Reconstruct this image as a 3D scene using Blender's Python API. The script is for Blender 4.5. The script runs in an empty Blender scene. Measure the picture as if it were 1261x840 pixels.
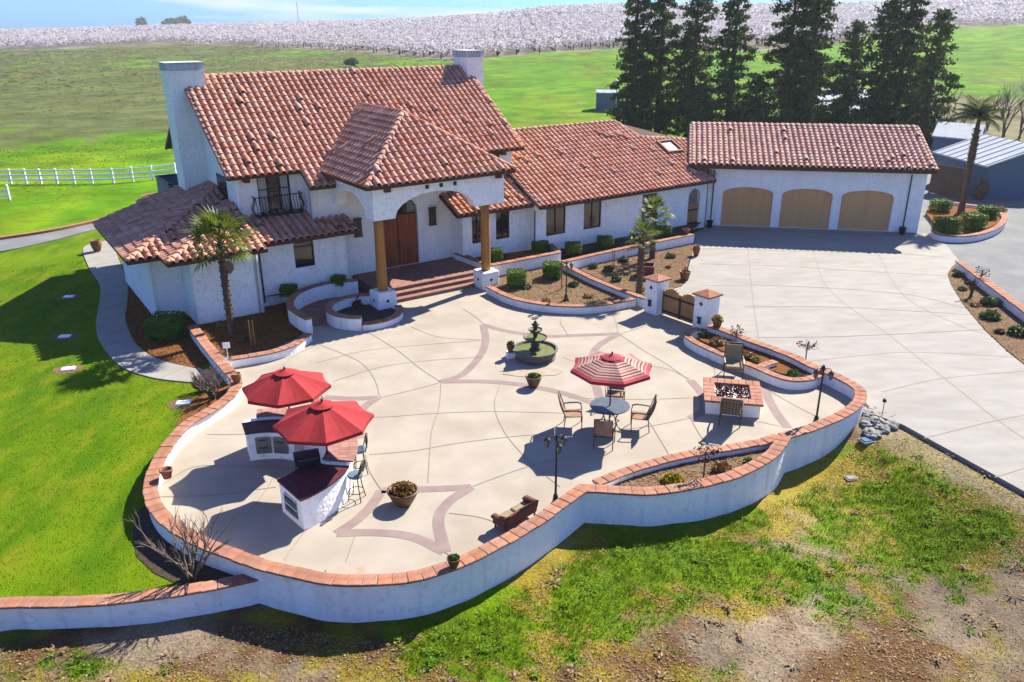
import bpy, bmesh, math, random
import numpy as np
from mathutils import Vector, Matrix, noise
from mathutils.geometry import tessellate_polygon
random.seed(7); rng = np.random.default_rng(11)
R = math.radians
scene = bpy.context.scene
COL = scene.collection

# ------------------------------------------------------------------ camera
F_PX, CAM_H, PITCH, ROLL = 985.0, 11.7, R(21.6), R(0.34)
cam_d = bpy.data.cameras.new('camera'); cam = bpy.data.objects.new('camera', cam_d); COL.objects.link(cam)
cam_d.sensor_width = 36; cam_d.lens = 36*F_PX/1261; cam_d.clip_start = .1; cam_d.clip_end = 9000
cam.matrix_world = Matrix.Translation((0,0,CAM_H)) @ Matrix.Rotation(math.pi/2-PITCH, 4, 'X') @ Matrix.Rotation(-ROLL, 4, 'Z')
scene.camera = cam

# ------------------------------------------------------------------ sky, sun, exposure
SUN_AZ, SUN_EL = math.atan2(.76,.65), R(39)
SUN_DIR = Vector((math.cos(SUN_AZ)*math.cos(SUN_EL), math.sin(SUN_AZ)*math.cos(SUN_EL), math.sin(SUN_EL)))
w = bpy.data.worlds.new('World'); scene.world = w; w.use_nodes = True
nt = w.node_tree; nt.nodes.clear()
wo = nt.nodes.new('ShaderNodeOutputWorld'); bg = nt.nodes.new('ShaderNodeBackground')
sky = nt.nodes.new('ShaderNodeTexSky'); sky.sky_type = 'NISHITA'; sky.sun_disc = False
sky.sun_elevation = SUN_EL; sky.sun_rotation = math.pi/2 - SUN_AZ
sky.air_density = 1.0; sky.dust_density = .6; sky.ozone_density = 2.2; sky.altitude = 100
bg.inputs[1].default_value = .05
# thin streaky clouds, laid out by direction in the sky
tc = nt.nodes.new('ShaderNodeTexCoord'); mp = nt.nodes.new('ShaderNodeMapping'); mp.inputs['Scale'].default_value = (2.2,2.2,30); mp.inputs['Location'].default_value = (0,0,.4)
ns = nt.nodes.new('ShaderNodeTexNoise'); ns.inputs['Scale'].default_value = 1.7; ns.inputs['Detail'].default_value = 5
cr = nt.nodes.new('ShaderNodeValToRGB'); cr.color_ramp.elements[0].position = .50; cr.color_ramp.elements[1].position = .68
cr.color_ramp.elements[1].color = (.8,.8,.8,1)
mx = nt.nodes.new('ShaderNodeMixRGB'); mx.inputs[2].default_value = (6.2,6.7,7.2,1)
nt.links.new(tc.outputs['Generated'], mp.inputs[0]); nt.links.new(mp.outputs[0], ns.inputs['Vector'])
nt.links.new(ns.outputs[0], cr.inputs[0]); nt.links.new(cr.outputs[0], mx.inputs[0])
tn = nt.nodes.new('ShaderNodeMixRGB'); tn.blend_type = 'MULTIPLY'; tn.inputs[0].default_value = 1; tn.inputs[2].default_value = (.23,.70,1.66,1)
nt.links.new(sky.outputs[0], tn.inputs[1]); nt.links.new(tn.outputs[0], mx.inputs[1]); nt.links.new(mx.outputs[0], bg.inputs[0]); nt.links.new(bg.outputs[0], wo.inputs[0])
sd = bpy.data.lights.new('sun','SUN'); sd.energy = 5.0; sd.angle = R(.53); sd.color = (1,.92,.79)
so = bpy.data.objects.new('sun', sd); COL.objects.link(so); so.location = (40,50,60)
so.rotation_euler = (-SUN_DIR).to_track_quat('-Z','Y').to_euler()
vs = scene.view_settings; vs.view_transform = 'Standard'; vs.look = 'None'; vs.gamma = 1; vs.exposure = 1.52; vs.use_curve_mapping = False

# ------------------------------------------------------------------ survey helpers: a point of the plan from the photograph, at a known height
def ray(px,py):
    x=(px-630.5)/F_PX; y=-(py-420)/F_PX; c,s=math.cos(ROLL),math.sin(ROLL)
    x,y = x*c+y*s, -x*s+y*c
    cp,sp=math.cos(PITCH),math.sin(PITCH)
    return (x, cp+y*sp, -sp+y*cp)
def G(px,py,z=0.0):
    d=ray(px,py); t=(z-CAM_H)/d[2]; return Vector((d[0]*t,d[1]*t,z))
def GP(l,z=0.0): return [G(a,b,z) for a,b in l]
def proj_y(x,y,z):
    cp,sp=math.cos(PITCH),math.sin(PITCH); z=z-CAM_H
    f=y*cp-z*sp; up=y*sp+z*cp; a,b=x/f,up/f; c,s=math.cos(ROLL),math.sin(ROLL)
    return 420-(a*s+b*c)*F_PX
def proj_x(x,y,z):
    cp,sp=math.cos(PITCH),math.sin(PITCH); z=z-CAM_H
    f=y*cp-z*sp; up=y*sp+z*cp; a,b=x/f,up/f; c,s=math.cos(ROLL),math.sin(ROLL)
    return 630.5+(a*c-b*s)*F_PX
HA=R(34.3); HC,HS=math.cos(HA),math.sin(HA)        # the house's axes
def HW(u,v,z=0): return Vector((u*HC-v*HS, u*HS+v*HC, z))
GA=R(-10.7); GC,GS=math.cos(GA),math.sin(GA)       # the garage's axes
def GW(u,v,z=0): return Vector((u*GC-v*GS, u*GS+v*GC, z))

# ------------------------------------------------------------------ materials
MATS={}
KA=.69      # the picture is exposed for the shade: albedos sit a little low
def mat(name, c1, c2=None, scale=4, rough=.8, bump=0, bscale=40, c3=None, s3=.6, spec=.3, metal=0, island=0, world=False, detail=4, stretch=None, dist=.02, ramp=(.35,.65), ramp3=(.45,.7), streak=0):
    if not name.startswith(('stucco','white')):
        c1=tuple(x*KA for x in c1); c2=c2 and tuple(x*KA for x in c2); c3=c3 and tuple(x*KA for x in c3)
    m=bpy.data.materials.new(name); m.use_nodes=True; n=m.node_tree; b=n.nodes['Principled BSDF']
    b.inputs['Roughness'].default_value=rough; b.inputs['Metallic'].default_value=metal
    b.inputs['Specular IOR Level'].default_value=spec
    b.inputs['Base Color'].default_value=(*c1,1)
    if world: vec=n.nodes.new('ShaderNodeNewGeometry').outputs['Position']
    else: vec=n.nodes.new('ShaderNodeTexCoord').outputs['Object']
    if stretch:
        mpp=n.nodes.new('ShaderNodeMapping'); mpp.inputs['Scale'].default_value=stretch; n.links.new(vec,mpp.inputs[0]); vec=mpp.outputs[0]
    col=None
    def nz(sc,det=detail):
        t=n.nodes.new('ShaderNodeTexNoise'); t.inputs['Scale'].default_value=sc; t.inputs['Detail'].default_value=det; n.links.new(vec,t.inputs['Vector']); return t.outputs[0]
    def rp(src,a,bb):
        r=n.nodes.new('ShaderNodeMapRange'); r.inputs[1].default_value=a; r.inputs[2].default_value=bb; n.links.new(src,r.inputs[0]); return r.outputs[0]
    if c2:
        x=n.nodes.new('ShaderNodeMixRGB'); x.inputs[1].default_value=(*c1,1); x.inputs[2].default_value=(*c2,1)
        n.links.new(rp(nz(scale),*ramp),x.inputs[0]); col=x.outputs[0]
    if c3:
        x=n.nodes.new('ShaderNodeMixRGB'); x.inputs[2].default_value=(*c3,1)
        if col: n.links.new(col,x.inputs[1])
        else: x.inputs[1].default_value=(*c1,1)
        n.links.new(rp(nz(s3),*ramp3),x.inputs[0]); col=x.outputs[0]
    if streak:
        gm=n.nodes.new('ShaderNodeNewGeometry'); sm_=n.nodes.new('ShaderNodeMapping'); sm_.inputs['Scale'].default_value=(2.6,2.6,.22); n.links.new(gm.outputs['Position'],sm_.inputs[0])
        st_=n.nodes.new('ShaderNodeTexNoise'); st_.inputs['Scale'].default_value=1.6; st_.inputs['Detail'].default_value=6; n.links.new(sm_.outputs[0],st_.inputs['Vector'])
        x=n.nodes.new('ShaderNodeMixRGB'); x.inputs[2].default_value=(.46,.42,.36,1); n.links.new(col,x.inputs[1])
        mr=n.nodes.new('ShaderNodeMapRange'); mr.inputs[1].default_value=.52; mr.inputs[2].default_value=.80; mr.inputs[4].default_value=streak; n.links.new(st_.outputs[0],mr.inputs[0]); n.links.new(mr.outputs[0],x.inputs[0]); col=x.outputs[0]
    if island:
        g=n.nodes.new('ShaderNodeNewGeometry'); oi=n.nodes.new('ShaderNodeObjectInfo')
        ad=n.nodes.new('ShaderNodeMath'); ad.operation='ADD'; n.links.new(g.outputs['Random Per Island'],ad.inputs[0]); n.links.new(oi.outputs['Random'],ad.inputs[1])
        fr=n.nodes.new('ShaderNodeMath'); fr.operation='FRACT'; n.links.new(ad.outputs[0],fr.inputs[0])
        r=n.nodes.new('ShaderNodeMapRange'); r.inputs[3].default_value=1-island; r.inputs[4].default_value=1+island*.7; n.links.new(fr.outputs[0],r.inputs[0])
        hsv=n.nodes.new('ShaderNodeHueSaturation'); n.links.new(r.outputs[0],hsv.inputs['Value'])
        fr2=n.nodes.new('ShaderNodeMath'); fr2.operation='MULTIPLY'; fr2.inputs[1].default_value=7.31; n.links.new(ad.outputs[0],fr2.inputs[0])
        fr3=n.nodes.new('ShaderNodeMath'); fr3.operation='FRACT'; n.links.new(fr2.outputs[0],fr3.inputs[0])
        r2=n.nodes.new('ShaderNodeMapRange'); r2.inputs[3].default_value=1-island*.5; r2.inputs[4].default_value=1+island*.4; n.links.new(fr3.outputs[0],r2.inputs[0]); n.links.new(r2.outputs[0],hsv.inputs['Saturation'])
        if col: n.links.new(col,hsv.inputs['Color'])
        else: hsv.inputs['Color'].default_value=(*c1,1)
        col=hsv.outputs[0]
    if col: n.links.new(col,b.inputs['Base Color'])
    if bump:
        bp=n.nodes.new('ShaderNodeBump'); bp.inputs['Strength'].default_value=bump; bp.inputs['Distance'].default_value=dist
        n.links.new(nz(bscale,6),bp.inputs['Height']); n.links.new(bp.outputs[0],b.inputs['Normal'])
    MATS[name]=m; return m
mat('stucco',(.86,.85,.82),(.80,.79,.76),1.3,.9,.6,9,c3=(.64,.62,.58),s3=9,ramp3=(.52,.74),dist=.06,spec=.1,streak=.28)
mat('stucco_wall',(.84,.83,.81),(.75,.74,.72),.9,.9,.6,9,c3=(.58,.56,.52),s3=6,ramp3=(.56,.8),dist=.06,spec=.1,streak=.5)
mat('tile',(.60,.26,.155),(.76,.44,.32),2.2,.85,.25,30,island=.15,spec=.1,world=True)
mat('tile_deck',(.10,.055,.04),rough=.9)
mat('tile_garage',(.58,.32,.245),(.74,.48,.39),2.2,.85,.25,30,island=.13,spec=.1,world=True)
mat('cap',(.38,.165,.10),(.45,.23,.15),6,.85,.5,24,island=.16,spec=.1)
mat('mortar',(.20,.13,.10),(.30,.20,.15),8,.9,.3,30)
mat('trim',(.085,.028,.018),(.11,.04,.027),5,.6)
mat('wood_dark',(.045,.022,.013),(.07,.035,.02),6,.6)
mat('door_wood',(.30,.062,.02),(.40,.10,.032),6,.45,.1,30,stretch=(1,1,.1))
mat('column_wood',(.56,.25,.05),(.42,.17,.032),5,.6,.2,20,stretch=(1,1,.08))
mat('garage_wood',(.86,.48,.20),(.80,.43,.17),3,.7,.1,20,stretch=(1,1,.1))
mat('gate_wood',(.58,.30,.11),(.46,.22,.075),3,.7,.1,20,stretch=(1,1,.1))
mat('iron',(.018,.016,.015),(.03,.025,.022),10,.5,spec=.4)
mat('bronze',(.05,.032,.02),(.075,.05,.03),10,.5,spec=.4)
mat('glass_dark',(.012,.017,.020),rough=.06,spec=.8)
mat('glass_bronze',(.07,.052,.028),(.11,.085,.05),1.5,rough=.1,spec=.8)
mat('glass_sky',(.20,.23,.24),rough=.15,spec=.8)
mat('curtain',(.55,.54,.48),rough=.9)
mat('window_frame',(.035,.024,.018),rough=.5)
mat('concrete',(.455,.402,.328),(.405,.355,.285),1.1,.85,.10,40,c3=(.33,.275,.205),s3=.42,ramp3=(.50,.85),world=True,spec=.15)
mat('concrete_band',(.325,.245,.222),(.275,.205,.187),2.5,.85,.15,30,world=True,spec=.15)
mat('joint',(.30,.257,.20),rough=.95,world=True)
mat('driveway',(.385,.364,.325),(.33,.308,.27),.9,.85,.08,40,c3=(.285,.265,.232),s3=.25,ramp3=(.5,.85),world=True,stretch=(1,2.2,1),spec=.15)
mat('path_concrete',(.38,.36,.32),(.33,.31,.275),1.5,.85,.1,40,world=True,spec=.15)
mat('rust_stain',(.40,.31,.20),(.425,.372,.298),2.5,.9,world=True,ramp=(.40,.60))
mat('paver_red',(.34,.17,.125),(.26,.125,.095),3,.8,.3,14,world=True)
mat('mulch',(.24,.095,.028),(.13,.05,.018),9,.95,.9,22,c3=(.32,.15,.05),s3=30,world=True,dist=.05,spec=.05)
mat('mulch_pale',(.24,.15,.075),(.165,.095,.045),7,.95,.9,20,c3=(.31,.215,.13),s3=26,world=True,dist=.05,spec=.05)
mat('mulch_chip',(.33,.145,.05),(.20,.08,.03),9,.95,island=.5,spec=.05)
mat('pale_chip',(.32,.22,.135),(.22,.14,.08),9,.95,island=.5,spec=.05)
mat('soil',(.05,.03,.02),(.08,.05,.03),6,.95,.8,20,world=True,dist=.05)
mat('gravel',(.21,.22,.22),(.17,.178,.18),14,.95,.8,30,c3=(.26,.26,.25),s3=.5,world=True,dist=.03)
mat('pinkbrick',(.46,.24,.20),(.38,.19,.15),5,.8,.25,24,island=.2)
mat('counter_tile',(.15,.035,.040),(.09,.022,.028),5,.5,.1,14,spec=.2)
mat('steel',(.35,.36,.36),(.28,.29,.29),8,.35,metal=.8)
mat('steel_dark',(.10,.11,.13),rough=.35,metal=.7)
mat('red_canvas',(.43,.022,.026),(.36,.016,.02),5,.85,.1,60)
mat('rose_canvas',(.38,.028,.05),(.40,.03,.05),5,.85)
mat('cream_canvas',(.50,.37,.29),rough=.85)
mat('maroon_canvas',(.16,.02,.028),rough=.85)
mat('tan_canvas',(.36,.20,.14),rough=.85)
mat('beige_fabric',(.33,.25,.15),(.28,.21,.12),5,.9)
mat('stripe_fabric',(.22,.10,.07),(.45,.30,.20),14,.9,stretch=(5,.2,.2))
mat('table_glass',(.10,.125,.15),(.075,.095,.115),6,.4,spec=.4)
mat('wicker',(.21,.062,.04),(.13,.038,.025),26,.7,.6,60)
mat('terracotta',(.34,.135,.065),(.26,.10,.045),5,.8,.2,20)
mat('pot_brown',(.13,.06,.03),(.20,.10,.05),5,.5,.2,20)
mat('pot_black',(.015,.015,.018),rough=.4)
mat('stone_fountain',(.12,.11,.095),(.20,.185,.16),6,.8,.5,20)
mat('stone_dark',(.035,.036,.03),(.06,.06,.05),6,.6,.4,20)
mat('fountain_water',(.15,.17,.03),(.23,.24,.05),6,.35,spec=.3)
mat('lava_rock',(.16,.035,.032),(.09,.02,.02),14,.95,island=.4,spec=.02)
mat('white_paint',(.78,.79,.79),rough=.5)
mat('white_pipe',(.72,.72,.70),rough=.5)
mat('metal_roof',(.50,.54,.58),(.44,.48,.52),2,.9,spec=.05,c3=(.55,.58,.60),s3=.4)
mat('galvanised',(.75,.79,.84),(.66,.70,.75),4,.5,spec=.4)
mat('metal_wall',(.13,.18,.26),(.15,.205,.29),3,.6)
mat('fence_wood',(.10,.072,.055),(.15,.11,.08),4,.9,stretch=(3,3,.3))
mat('bark',(.12,.085,.06),(.19,.145,.105),8,.95,.8,14,stretch=(2,2,.6),dist=.05)
mat('palm_bark',(.17,.11,.07),(.085,.052,.032),14,.95,.9,20,stretch=(.6,.6,2.5),dist=.05)
mat('twig',(.17,.125,.095),(.24,.185,.145),10,.95)
mat('twig_dark',(.085,.055,.045),(.13,.09,.07),10,.95)
mat('red_leaf',(.13,.03,.025),(.19,.055,.04),10,.8,island=.4)
mat('stone',(.34,.33,.31),(.20,.205,.21),4,.8,.4,20,c3=(.30,.25,.19),s3=2,island=.45)
mat('green_cover',(.06,.16,.32),rough=.7,spec=.1)
mat('litter',(.36,.24,.13),(.25,.15,.07),10,.95,island=.5)
def leafmat(name,c1,c2,island=.35,trans=.25):
    m=mat(name,c1,c2,2.5,.75 if name.startswith(('weed','lawn','blossom','con')) else .55,island=island,spec=.05 if name.startswith(('weed','lawn','blossom','con')) else .2)
    b=m.node_tree.nodes['Principled BSDF']
    n=m.node_tree; tr=n.nodes.new('ShaderNodeBsdfTranslucent'); ms=n.nodes.new('ShaderNodeMixShader'); ms.inputs[0].default_value=trans
    src=b.inputs['Base Color'].links[0].from_socket; n.links.new(src,tr.inputs[0]); out=n.nodes['Material Output']
    n.links.new(b.outputs[0],ms.inputs[1]); n.links.new(tr.outputs[0],ms.inputs[2]); n.links.new(ms.outputs[0],out.inputs[0]); return m
leafmat('palm_leaf',(.10,.15,.012),(.22,.27,.025),trans=.3)
leafmat('palm_leaf_blue',(.16,.20,.07),(.24,.28,.10),trans=.35)
leafmat('hedge',(.10,.20,.008),(.17,.29,.014))
leafmat('conifer',(.060,.112,.032),(.105,.170,.042),island=.45,trans=.25)
leafmat('conifer_warm',(.080,.130,.036),(.135,.190,.048),island=.45,trans=.15)
leafmat('plant',(.06,.12,.02),(.10,.17,.03))
leafmat('plant_gold',(.30,.22,.03),(.38,.30,.05))
leafmat('plant_dry',(.26,.13,.035),(.34,.20,.06))
leafmat('plant_grey',(.09,.12,.045),(.14,.16,.06))
leafmat('weed',(.11,.25,.003),(.21,.34,.005),island=.4)
leafmat('weed_yellow',(.32,.27,.012),(.40,.33,.018),island=.4)
leafmat('lawn_blade',(.135,.25,.002),(.225,.33,.003),island=.4)
leafmat('weed_rough',(.22,.26,.07),(.30,.31,.11),island=.25,trans=.5)
leafmat('blossom',(.60,.56,.585),(.70,.66,.685),island=.10,trans=.45)

# ------------------------------------------------------------------ object helpers
def tag(o,label=None,cat=None,group=None,kind=None):
    if label: o['label']=label
    if cat: o['category']=cat
    if group: o['group']=group
    if kind: o['kind']=kind
    return o
def empty(name,loc=(0,0,0),rz=0,label=None,cat=None,group=None):
    o=bpy.data.objects.new(name,None); COL.objects.link(o); o.location=loc; o.rotation_euler=(0,0,rz); o.empty_display_size=.2
    return tag(o,label,cat,group)
def obj(name,me,parent=None,loc=(0,0,0),rot=(0,0,0),scale=(1,1,1)):
    o=bpy.data.objects.new(name,me); COL.objects.link(o); o.parent=parent; o.location=loc; o.rotation_euler=rot; o.scale=scale; return o
class MB:
    def __init__(s): s.v=[]; s.f=[]; s.mi=[]; s.cur=0
    def add(s,vs,fs):
        o=len(s.v); s.v+= [tuple(p) for p in vs]; s.f+=[tuple(i+o for i in f) for f in fs]; s.mi+=[s.cur]*len(fs); return s
    def box(s,x0,x1,y0,y1,z0,z1):
        return s.add([(x0,y0,z0),(x1,y0,z0),(x1,y1,z0),(x0,y1,z0),(x0,y0,z1),(x1,y0,z1),(x1,y1,z1),(x0,y1,z1)],
            [(3,2,1,0),(4,5,6,7),(0,1,5,4),(1,2,6,5),(2,3,7,6),(3,0,4,7)])
    def bar(s,a,b,wd,ht,up=(0,0,1)):
        a=Vector(a);b=Vector(b);d=(b-a).normalized();u=Vector(up)
        if abs(d.dot(u))>.98: u=Vector((1,0,0))
        r=d.cross(u).normalized()*wd/2; t=r.cross(d).normalized()*ht/2
        vs=[p+x for p in (a,b) for x in (-r-t,r-t,r+t,-r+t)]
        return s.add(vs,[(0,1,2,3),(7,6,5,4),(0,4,5,1),(1,5,6,2),(2,6,7,3),(3,7,4,0)])
    def prism(s,poly,z0,z1):
        n=len(poly); p=[(q[0],q[1]) for q in poly]
        ar=sum(p[i][0]*p[(i+1)%n][1]-p[(i+1)%n][0]*p[i][1] for i in range(n))
        if ar<0: p=p[::-1]
        o=len(s.v); s.v+=[(a,b,z0) for a,b in p]+[(a,b,z1) for a,b in p]
        tr=tessellate_polygon([[Vector((a,b,0)) for a,b in p]])
        fs=[]
        for t in tr:
            (ax,ay),(bx,by),(cx,cy)=p[t[0]],p[t[1]],p[t[2]]
            t=t if (bx-ax)*(cy-ay)-(by-ay)*(cx-ax)>0 else t[::-1]
            fs.append(tuple(o+n+i for i in t)); fs.append(tuple(o+i for i in t[::-1]))
        fs+=[(o+i,o+(i+1)%n,o+n+(i+1)%n,o+n+i) for i in range(n)]
        s.f+=fs; s.mi+=[s.cur]*len(fs); return s
    def tube(s,path,rad,n=8,cap=True):
        path=[Vector(p) for p in path]; rr=rad if isinstance(rad,(list,tuple)) else [rad]*len(path)
        o=len(s.v); ref=None
        for i,p in enumerate(path):
            d=(path[min(i+1,len(path)-1)]-path[max(i-1,0)]).normalized()
            if ref is None: ref=d.orthogonal().normalized()
            ref=(ref-d*ref.dot(d)); ref=ref.normalized() if ref.length>1e-6 else d.orthogonal().normalized(); b=d.cross(ref)
            for k in range(n):
                a=2*math.pi*k/n; s.v.append(tuple(p+(ref*math.cos(a)+b*math.sin(a))*rr[i]))
        fs=[(o+i*n+k,o+i*n+(k+1)%n,o+(i+1)*n+(k+1)%n,o+(i+1)*n+k) for i in range(len(path)-1) for k in range(n)]
        if cap: fs+=[tuple(o+k for k in range(n))[::-1],tuple(o+(len(path)-1)*n+k for k in range(n))]
        s.f+=fs; s.mi+=[s.cur]*len(fs); return s
    def lathe(s,prof,n=20,c=(0,0,0)):
        o=len(s.v)
        for r,z in prof:
            for k in range(n): a=2*math.pi*k/n; s.v.append((c[0]+r*math.cos(a),c[1]+r*math.sin(a),c[2]+z))
        m=len(prof)
        fs=[(o+i*n+k,o+i*n+(k+1)%n,o+(i+1)*n+(k+1)%n,o+(i+1)*n+k) for i in range(m-1) for k in range(n)]
        fs+=[tuple(o+k for k in range(n))[::-1],tuple(o+(m-1)*n+k for k in range(n))]
        s.f+=fs; s.mi+=[s.cur]*len(fs); return s
    def mesh(s,name,mats,smooth=False):
        me=bpy.data.meshes.new(name); me.from_pydata(s.v,[],s.f)
        if not isinstance(mats,(list,tuple)): mats=[mats]
        for m in mats: me.materials.append(MATS[m])
        if len(mats)>1: me.polygons.foreach_set('material_index',s.mi)
        if smooth: me.polygons.foreach_set('use_smooth',[True]*len(me.polygons))
        me.update(); return me
    def build(s,name,mats,parent=None,smooth=False,bevel=0,**k):
        me=s.mesh(name,mats,smooth)
        if bevel:
            bm=bmesh.new(); bm.from_mesh(me); bmesh.ops.bevel(bm,geom=[e for e in bm.edges if e.calc_face_angle(0)>.5],offset=bevel,segments=1,affect='EDGES'); bm.to_mesh(me); bm.free()
        return obj(name,me,parent,**k)
def npmesh(name,V,Fq,mats,mi=None):
    """quads or triangles from numpy arrays"""
    me=bpy.data.meshes.new(name); V=np.asarray(V,dtype=np.float32); Fq=np.asarray(Fq,dtype=np.int32); k=Fq.shape[1]
    me.vertices.add(len(V)); me.vertices.foreach_set('co',V.ravel())
    me.loops.add(Fq.size); me.loops.foreach_set('vertex_index',Fq.ravel())
    me.polygons.add(len(Fq)); me.polygons.foreach_set('loop_start',np.arange(0,Fq.size,k,dtype=np.int32))
    me.polygons.foreach_set('loop_total',np.full(len(Fq),k,dtype=np.int32))
    if not isinstance(mats,(list,tuple)): mats=[mats]
    for m in mats: me.materials.append(MATS[m])
    if mi is not None: me.polygons.foreach_set('material_index',np.asarray(mi,dtype=np.int32))
    me.polygons.foreach_set('use_smooth',np.zeros(len(Fq),dtype=bool)); me.update(); me.validate(); return me
def leafquads(P,size,aspect=1.6,up=0.0):
    """a randomly turned small quad at every point"""
    n=len(P); d=rng.normal(size=(n,3)); d[:,2]*=(1-up); d/=np.linalg.norm(d,axis=1)[:,None]
    e=rng.normal(size=(n,3)); e=np.cross(d,e); e/=np.linalg.norm(e,axis=1)[:,None]
    sz=(size*rng.uniform(.6,1.3,n))[:,None]
    a=d*sz*aspect/2; b=e*sz/2
    V=np.stack([P-a-b*.4,P-a*.1-b,P+a,P-a*.1+b],1).reshape(-1,3)
    return V, np.arange(4*n).reshape(-1,4)
def catmull(P,step=.15,closed=False):
    P=[Vector(p) for p in P]; Q=[P[0]*2-P[1]]+P+[P[-1]*2-P[-2]]
    out=[]
    for i in range(1,len(Q)-2):
        p0,p1,p2,p3=Q[i-1:i+3]; n=max(2,int((p2-p1).length/step))
        for k in range(n):
            t=k/n; out.append(.5*((2*p1)+(p2-p0)*t+(2*p0-5*p1+4*p2-p3)*t*t+(3*p1-p0-3*p2+p3)*t**3))
    out.append(P[-1]); return out
def offset(path,d):
    out=[]
    for i,p in enumerate(path):
        t=(path[min(i+1,len(path)-1)]-path[max(i-1,0)]); t.z=0; t.normalize(); out.append(p+Vector((-t.y,t.x,0))*d)
    return out
def ribbon(mb,path,wd,z):
    a=offset(path,wd/2); b=offset(path,-wd/2); n=len(path)
    mb.add([(p.x,p.y,z) for p in b]+[(p.x,p.y,z) for p in a],[(i,i+1,n+i+1,n+i) for i in range(n-1)])
def sheet(name,poly,z,m,kind='structure',parent=None,thick=0):
    mb=MB(); p=[(q[0],q[1]) for q in poly]
    if thick: mb.prism(p,z-thick,z)
    else:
        tr=tessellate_polygon([[Vector((a,b,0)) for a,b in p]]); fs=[]
        for t in tr:
            (ax,ay),(bx,by),(cx,cy)=p[t[0]],p[t[1]],p[t[2]]
            fs.append(t if (bx-ax)*(cy-ay)-(by-ay)*(cx-ax)>0 else t[::-1])
        mb.add([(a,b,z) for a,b in p],fs)
    o=mb.build(name,m,parent)
    if kind and not parent: o['kind']=kind
    return o
def inpoly(P,poly):
    x,y=P[:,0],P[:,1]; r=np.zeros(len(P),bool); n=len(poly)
    for i in range(n):
        x0,y0=poly[i][0],poly[i][1]; x1,y1=poly[(i+1)%n][0],poly[(i+1)%n][1]
        if y0==y1: continue
        c=((y0>y)!=(y1>y))&(x<(x1-x0)*(y-y0)/(y1-y0)+x0); r^=c
    return r
def scatter_in(poly,dens):
    a=np.array([(p[0],p[1]) for p in poly]); lo,hi=a.min(0),a.max(0); n=int((hi[0]-lo[0])*(hi[1]-lo[1])*dens)
    P=rng.uniform(lo,hi,(n,2)); return P[inpoly(P,poly)]

# ================================================================== THE SETTING
def sstep(a,b,x):
    t=max(0,min(1,(x-a)/(b-a))); return t*t*(3-2*t)
def interp(tab,x):
    if x<=tab[0][0]: return tab[0][1]
    for (a,fa),(b,fb) in zip(tab,tab[1:]):
        if x<=b: return fa+(fb-fa)*(x-a)/(b-a)
    return tab[-1][1]
DE0=G(1078,512); DE1=G(1261,605); DEd=(DE1-DE0).normalized()
# height of the skyline hills by bearing (as photograph column), about a kilometre off
HILL=[(-400,4),(0,5),(120,6.5),(200,9),(300,10),(420,12),(520,15),(600,19),(680,26),(760,27.5),(900,26),(1050,26),(1150,27),(1261,31),(1500,30)]
def bearing(x,y): return 630.5+F_PX*1.06*x/max(y,1e-3) if y>0 else (-400 if x<0 else 1600)
def ground_z(x,y):
    d=math.hypot(x,y); z=-.55
    z+= -.28*math.exp(-((x-9)**2+(y-19.5)**2)/9)
    z+= .10*noise.noise((x*.35,y*.35,1.3))*sstep(30,20,d)+.03*noise.noise((x*1.7,y*1.7,4.3))*sstep(30,20,d)
    side=-DEd.y*(x-DE0.x)+DEd.x*(y-DE0.y)       # >0 on the drive's side of its edge line
    if x>9: z=z+(-.12-z)*sstep(-3.2,-.05,side)*sstep(9,11,x)
    z=z+(-.30-z)*sstep(24,30,y) ; z=z+(-.08-z)*sstep(38,50,y)
    if d>90:
        p=bearing(x,y); zt=interp(HILL,p); t=sstep(140,1050,d); z+=zt*t+ (0 if d<1050 else 0)
        z+=2.0*noise.noise((x*.004,y*.004,7.7))*sstep(200,500,d)
        # the green hill on the right, nearer than the orchard's crest
        hx,hy=x-165,y-250
        z+=8.5*math.exp(-(hx*hx/130**2+hy*hy/85**2))*sstep(90,170,d)
    return z
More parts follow.
